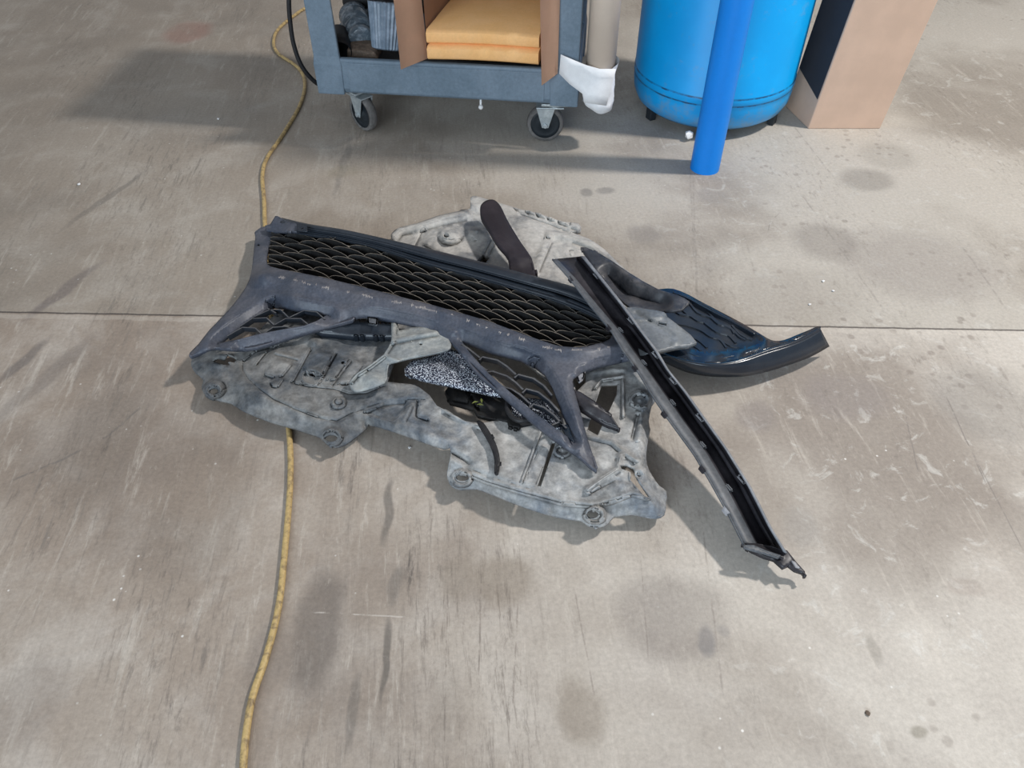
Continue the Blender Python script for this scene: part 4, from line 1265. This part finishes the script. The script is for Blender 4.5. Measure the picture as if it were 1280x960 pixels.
band([(856, 438), (872, 443.5), (888, 446), (905, 445), (930, 440), (950, 433)], [.074, .076, .077, .077, .076, .075])
band([(842, 364), (860, 371), (882, 383), (915, 400), (945, 416)], [.067, .067, .067, .067, .068], 3.0)
wl = [[(838, 384), (850, 392), (862, 394), (872, 400), (880, 402)], [(862, 378), (872, 390), (888, 396), (898, 404), (912, 408), (918, 416)], [(884, 388), (897, 402), (914, 410), (924, 420), (932, 424)], [(830, 396), (846, 404), (858, 406), (876, 412), (888, 420), (900, 424), (908, 434)],
      [(842, 414), (856, 418), (872, 424), (884, 434)], [(880, 402), (896, 414), (910, 418), (920, 428)], [(915, 406), (926, 418), (940, 424)], [(852, 386), (862, 394)], [(850, 426), (868, 432), (876, 438)], [(900, 424), (914, 432), (924, 434)]]
zf = lambda x, y: float(height(np.array([[x, y]], float), zc, ft)[0]) + .0035
ribbons('textured_panel', [[(x, y, zf(x, y)) for x, y in catmull(l, 3)] for l in wl], [M['panel'], M['panel']], fb, depth=.008, th=.005, lean=-.004)

# ------------------------------------------------------------------ long channel strip
cs = empty('channel_strip', P(850, 520, 0), 'long grey and black plastic channel strip lying diagonally across the pile', 'car part')
Ledge = [(690, 324), (713, 350), (736, 381), (764, 415), (777, 438), (796, 464), (814, 495), (833, 523), (866, 568), (885, 600), (909, 643), (928.5, 682)]
Redge = [(731, 320), (752, 346), (780, 381), (802, 412), (822, 438), (836, 462), (858, 489), (880, 520), (909, 560), (940, 610), (965, 660), (984, 691)]
zs_ = [.200, .19, .178, .165, .155, .143, .13, .115, .095, .080, .065, .050]
# cross-section: (t across, dz, material)
prof = [(0.0, -.010, 0), (0.0, .0, 0), (.03, .003, 0), (.26, -.003, 0), (.44, -.008, 0), (.50, -.022, 1), (.60, -.028, 1), (.74, -.029, 1), (.84, -.025, 1), (.905, -.008, 1), (.925, .003, 2), (.945, .006, 2), (.985, .006, 2), (1.0, .001, 2), (1.0, -.012, 0)]
def tfn(t_, mi, s_):
    b_ = float(np.interp(s_, [0, .3, .6, 1], [.16, .32, .42, .38])); t0 = .47
    return t_ * b_ / t0 if t_ <= t0 else b_ + (t_ - t0) * (1 - b_) / (1 - t0)
dfn = lambda dz, mi, s_: dz * ((1 - .6 * (1 - min(1, s_ / .3))) if mi == 1 else 1)
loft('channel_body', Ledge, Redge, zs_, prof, [M['channel'], M['channel_dark'], M['channel_edge']], cs, tfn=tfn, dfn=dfn)
# pointed lower end
en = sheet('end_point', [(927, 679), (945, 679), (965, 682), (984, 688), (996, 703), (1006, 714), (1007, 720), (1003, 715), (994, 712), (986, 706), (979, 709), (968, 699), (955, 695), (940, 688)], M['channel_dark'],
           [(928, 682, .052), (960, 692, .040), (984, 691, .046), (1007, 718, .030)], cs, feats=[('line', [(934, 681), (950, 687), (976, 696)], 4, .008)], step=2.4, sm=1, skirt=.010)
hl_ = sheet('end_lip', [(929, 681), (942, 681), (958, 688), (976, 694), (973, 698), (955, 692), (940, 688), (930, 685)], M['channel'], [(930, 682, .060), (975, 696, .052)], cs, step=2.4, sm=1, skirt=.004)
sheet('end_clip', [(989, 700), (994, 702), (1000, 710), (995, 709)], M['clip'], .048, cs, step=2, sm=1)
def clipobj(px, py, zz, ang_, l=.020, wd=.009, mat=None):
    """small open clip loop"""
    c = P(px, py, zz); bm = bmesh.new()
    d = Vector((math.cos(ang_), math.sin(ang_), 0)); n = Vector((-d.y, d.x, 0)); th = .0026
    for sgn in (-1, 1):
        for a_, b_ in (((-l / 2, sgn * wd / 2), (l / 2, sgn * wd / 2)), ((sgn * l / 2, -wd / 2), (sgn * l / 2, wd / 2))):
            p0 = c + d * a_[0] + n * a_[1]; p1 = c + d * b_[0] + n * b_[1]
            e_ = (p1 - p0).normalized(); m_ = Vector((-e_.y, e_.x, 0)) * th / 2; u_ = Vector((0, 0, th))
            p0 = p0 - e_ * th / 2; p1 = p1 + e_ * th / 2
            hexa(bm, [p0 - m_, p1 - m_, p1 + m_, p0 + m_], [p0 - m_ + u_, p1 - m_ + u_, p1 + m_ + u_, p0 + m_ + u_])
    o = fbm('clip', bm, mat or M['clip'], cs, world=True)
    return o
pa, pb_ = P(731, 320, .2), P(984, 691, .03); sa = math.atan2(pb_.y - pa.y, pb_.x - pa.x)
for s_ in (.085, .24, .385, .50, .64, .80):
    r = interp(Redge, s_); l = interp(Ledge, s_); p = l + (r - l) * .885; zz = float(np.interp(s_, np.linspace(0, 1, 12), zs_))
    clipobj(p[0], p[1], zz - .006, sa)
for s_ in (.27, .42, .58, .71, .83):
    r = interp(Redge, s_); l = interp(Ledge, s_); p = l + (r - l) * (tfn(.47, 1, s_) + .02); zz = float(np.interp(s_, np.linspace(0, 1, 12), zs_))
    clipobj(p[0], p[1], zz - .010, sa, .018, .004, M['channel'])
for s_ in (.09, .26, .44, .62, .78, .90):
    l = interp(Ledge, s_); zz = float(np.interp(s_, np.linspace(0, 1, 12), zs_)); c = P(l[0] + 1.5, l[1], zz)
    bm = bmesh.new(); d = Vector((math.cos(sa), math.sin(sa), 0)); n = Vector((d.y, -d.x, 0))
    if n.x > 0: n = -n
    hexa(bm, [c - d * .009 + Vector((0, 0, -.004)), c + d * .009 + Vector((0, 0, -.004)), c + d * .007 + n * .006 + Vector((0, 0, -.004)), c - d * .007 + n * .006 + Vector((0, 0, -.004))],
         [c - d * .009 + Vector((0, 0, .006)), c + d * .009 + Vector((0, 0, .006)), c + d * .007 + n * .004 + Vector((0, 0, .003)), c - d * .007 + n * .004 + Vector((0, 0, .003))])
    fbm('tab', bm, M['channel_dark'] if s_ < .8 else M['clip'], cs, world=True)

# ------------------------------------------------------------------ small litter on the floor
def chip(px, py, r, label, name='chip', mat='chip', cat='litter', seed=0, flat=.5):
    rr = random.Random(seed); bm = bmesh.new()
    q_ = bmesh.ops.create_icosphere(bm, subdivisions=1, radius=r)
    for v in q_['verts']:
        v.co = Vector((v.co.x * rr.uniform(.7, 1.3), v.co.y * rr.uniform(.7, 1.3), v.co.z * flat * rr.uniform(.7, 1.2)))
    zmin = min(v.co.z for v in bm.verts)
    for v in bm.verts: v.co.z -= zmin
    o = fbm(name, bm, M[mat]); o.location = P(px, py, 0); tag(o, label, cat)
    return o
chip(860, 175, .019, 'crumpled white scrap between the blue tank and blue pipe', 'paper_scrap', seed=1, flat=1.0)
chip(273, 149, .006, 'tiny pale blue-white crumb left of the yellow cord near the cart', 'crumb', seed=2)
chip(99, 231, .006, 'tiny white crumb on the bare floor at far left', 'crumb', seed=3)
chip(1029, 352, .005, 'white crumb nearest the joint, uppermost of the right floor crumbs', 'crumb', seed=4)
chip(1041, 364, .004, 'small white crumb in the middle of the right floor crumbs', 'crumb', seed=5)
chip(1012, 381, .0045, 'white crumb leftmost of the crumbs right of the bezel', 'crumb', seed=6)
chip(512, 560, .004, 'tiny white crumb in the shade below the front shield', 'crumb', seed=7)
chip(1084, 892, .005, 'small rusty brown crumb on the floor at lower right', 'crumb', 'rustbit', seed=8)
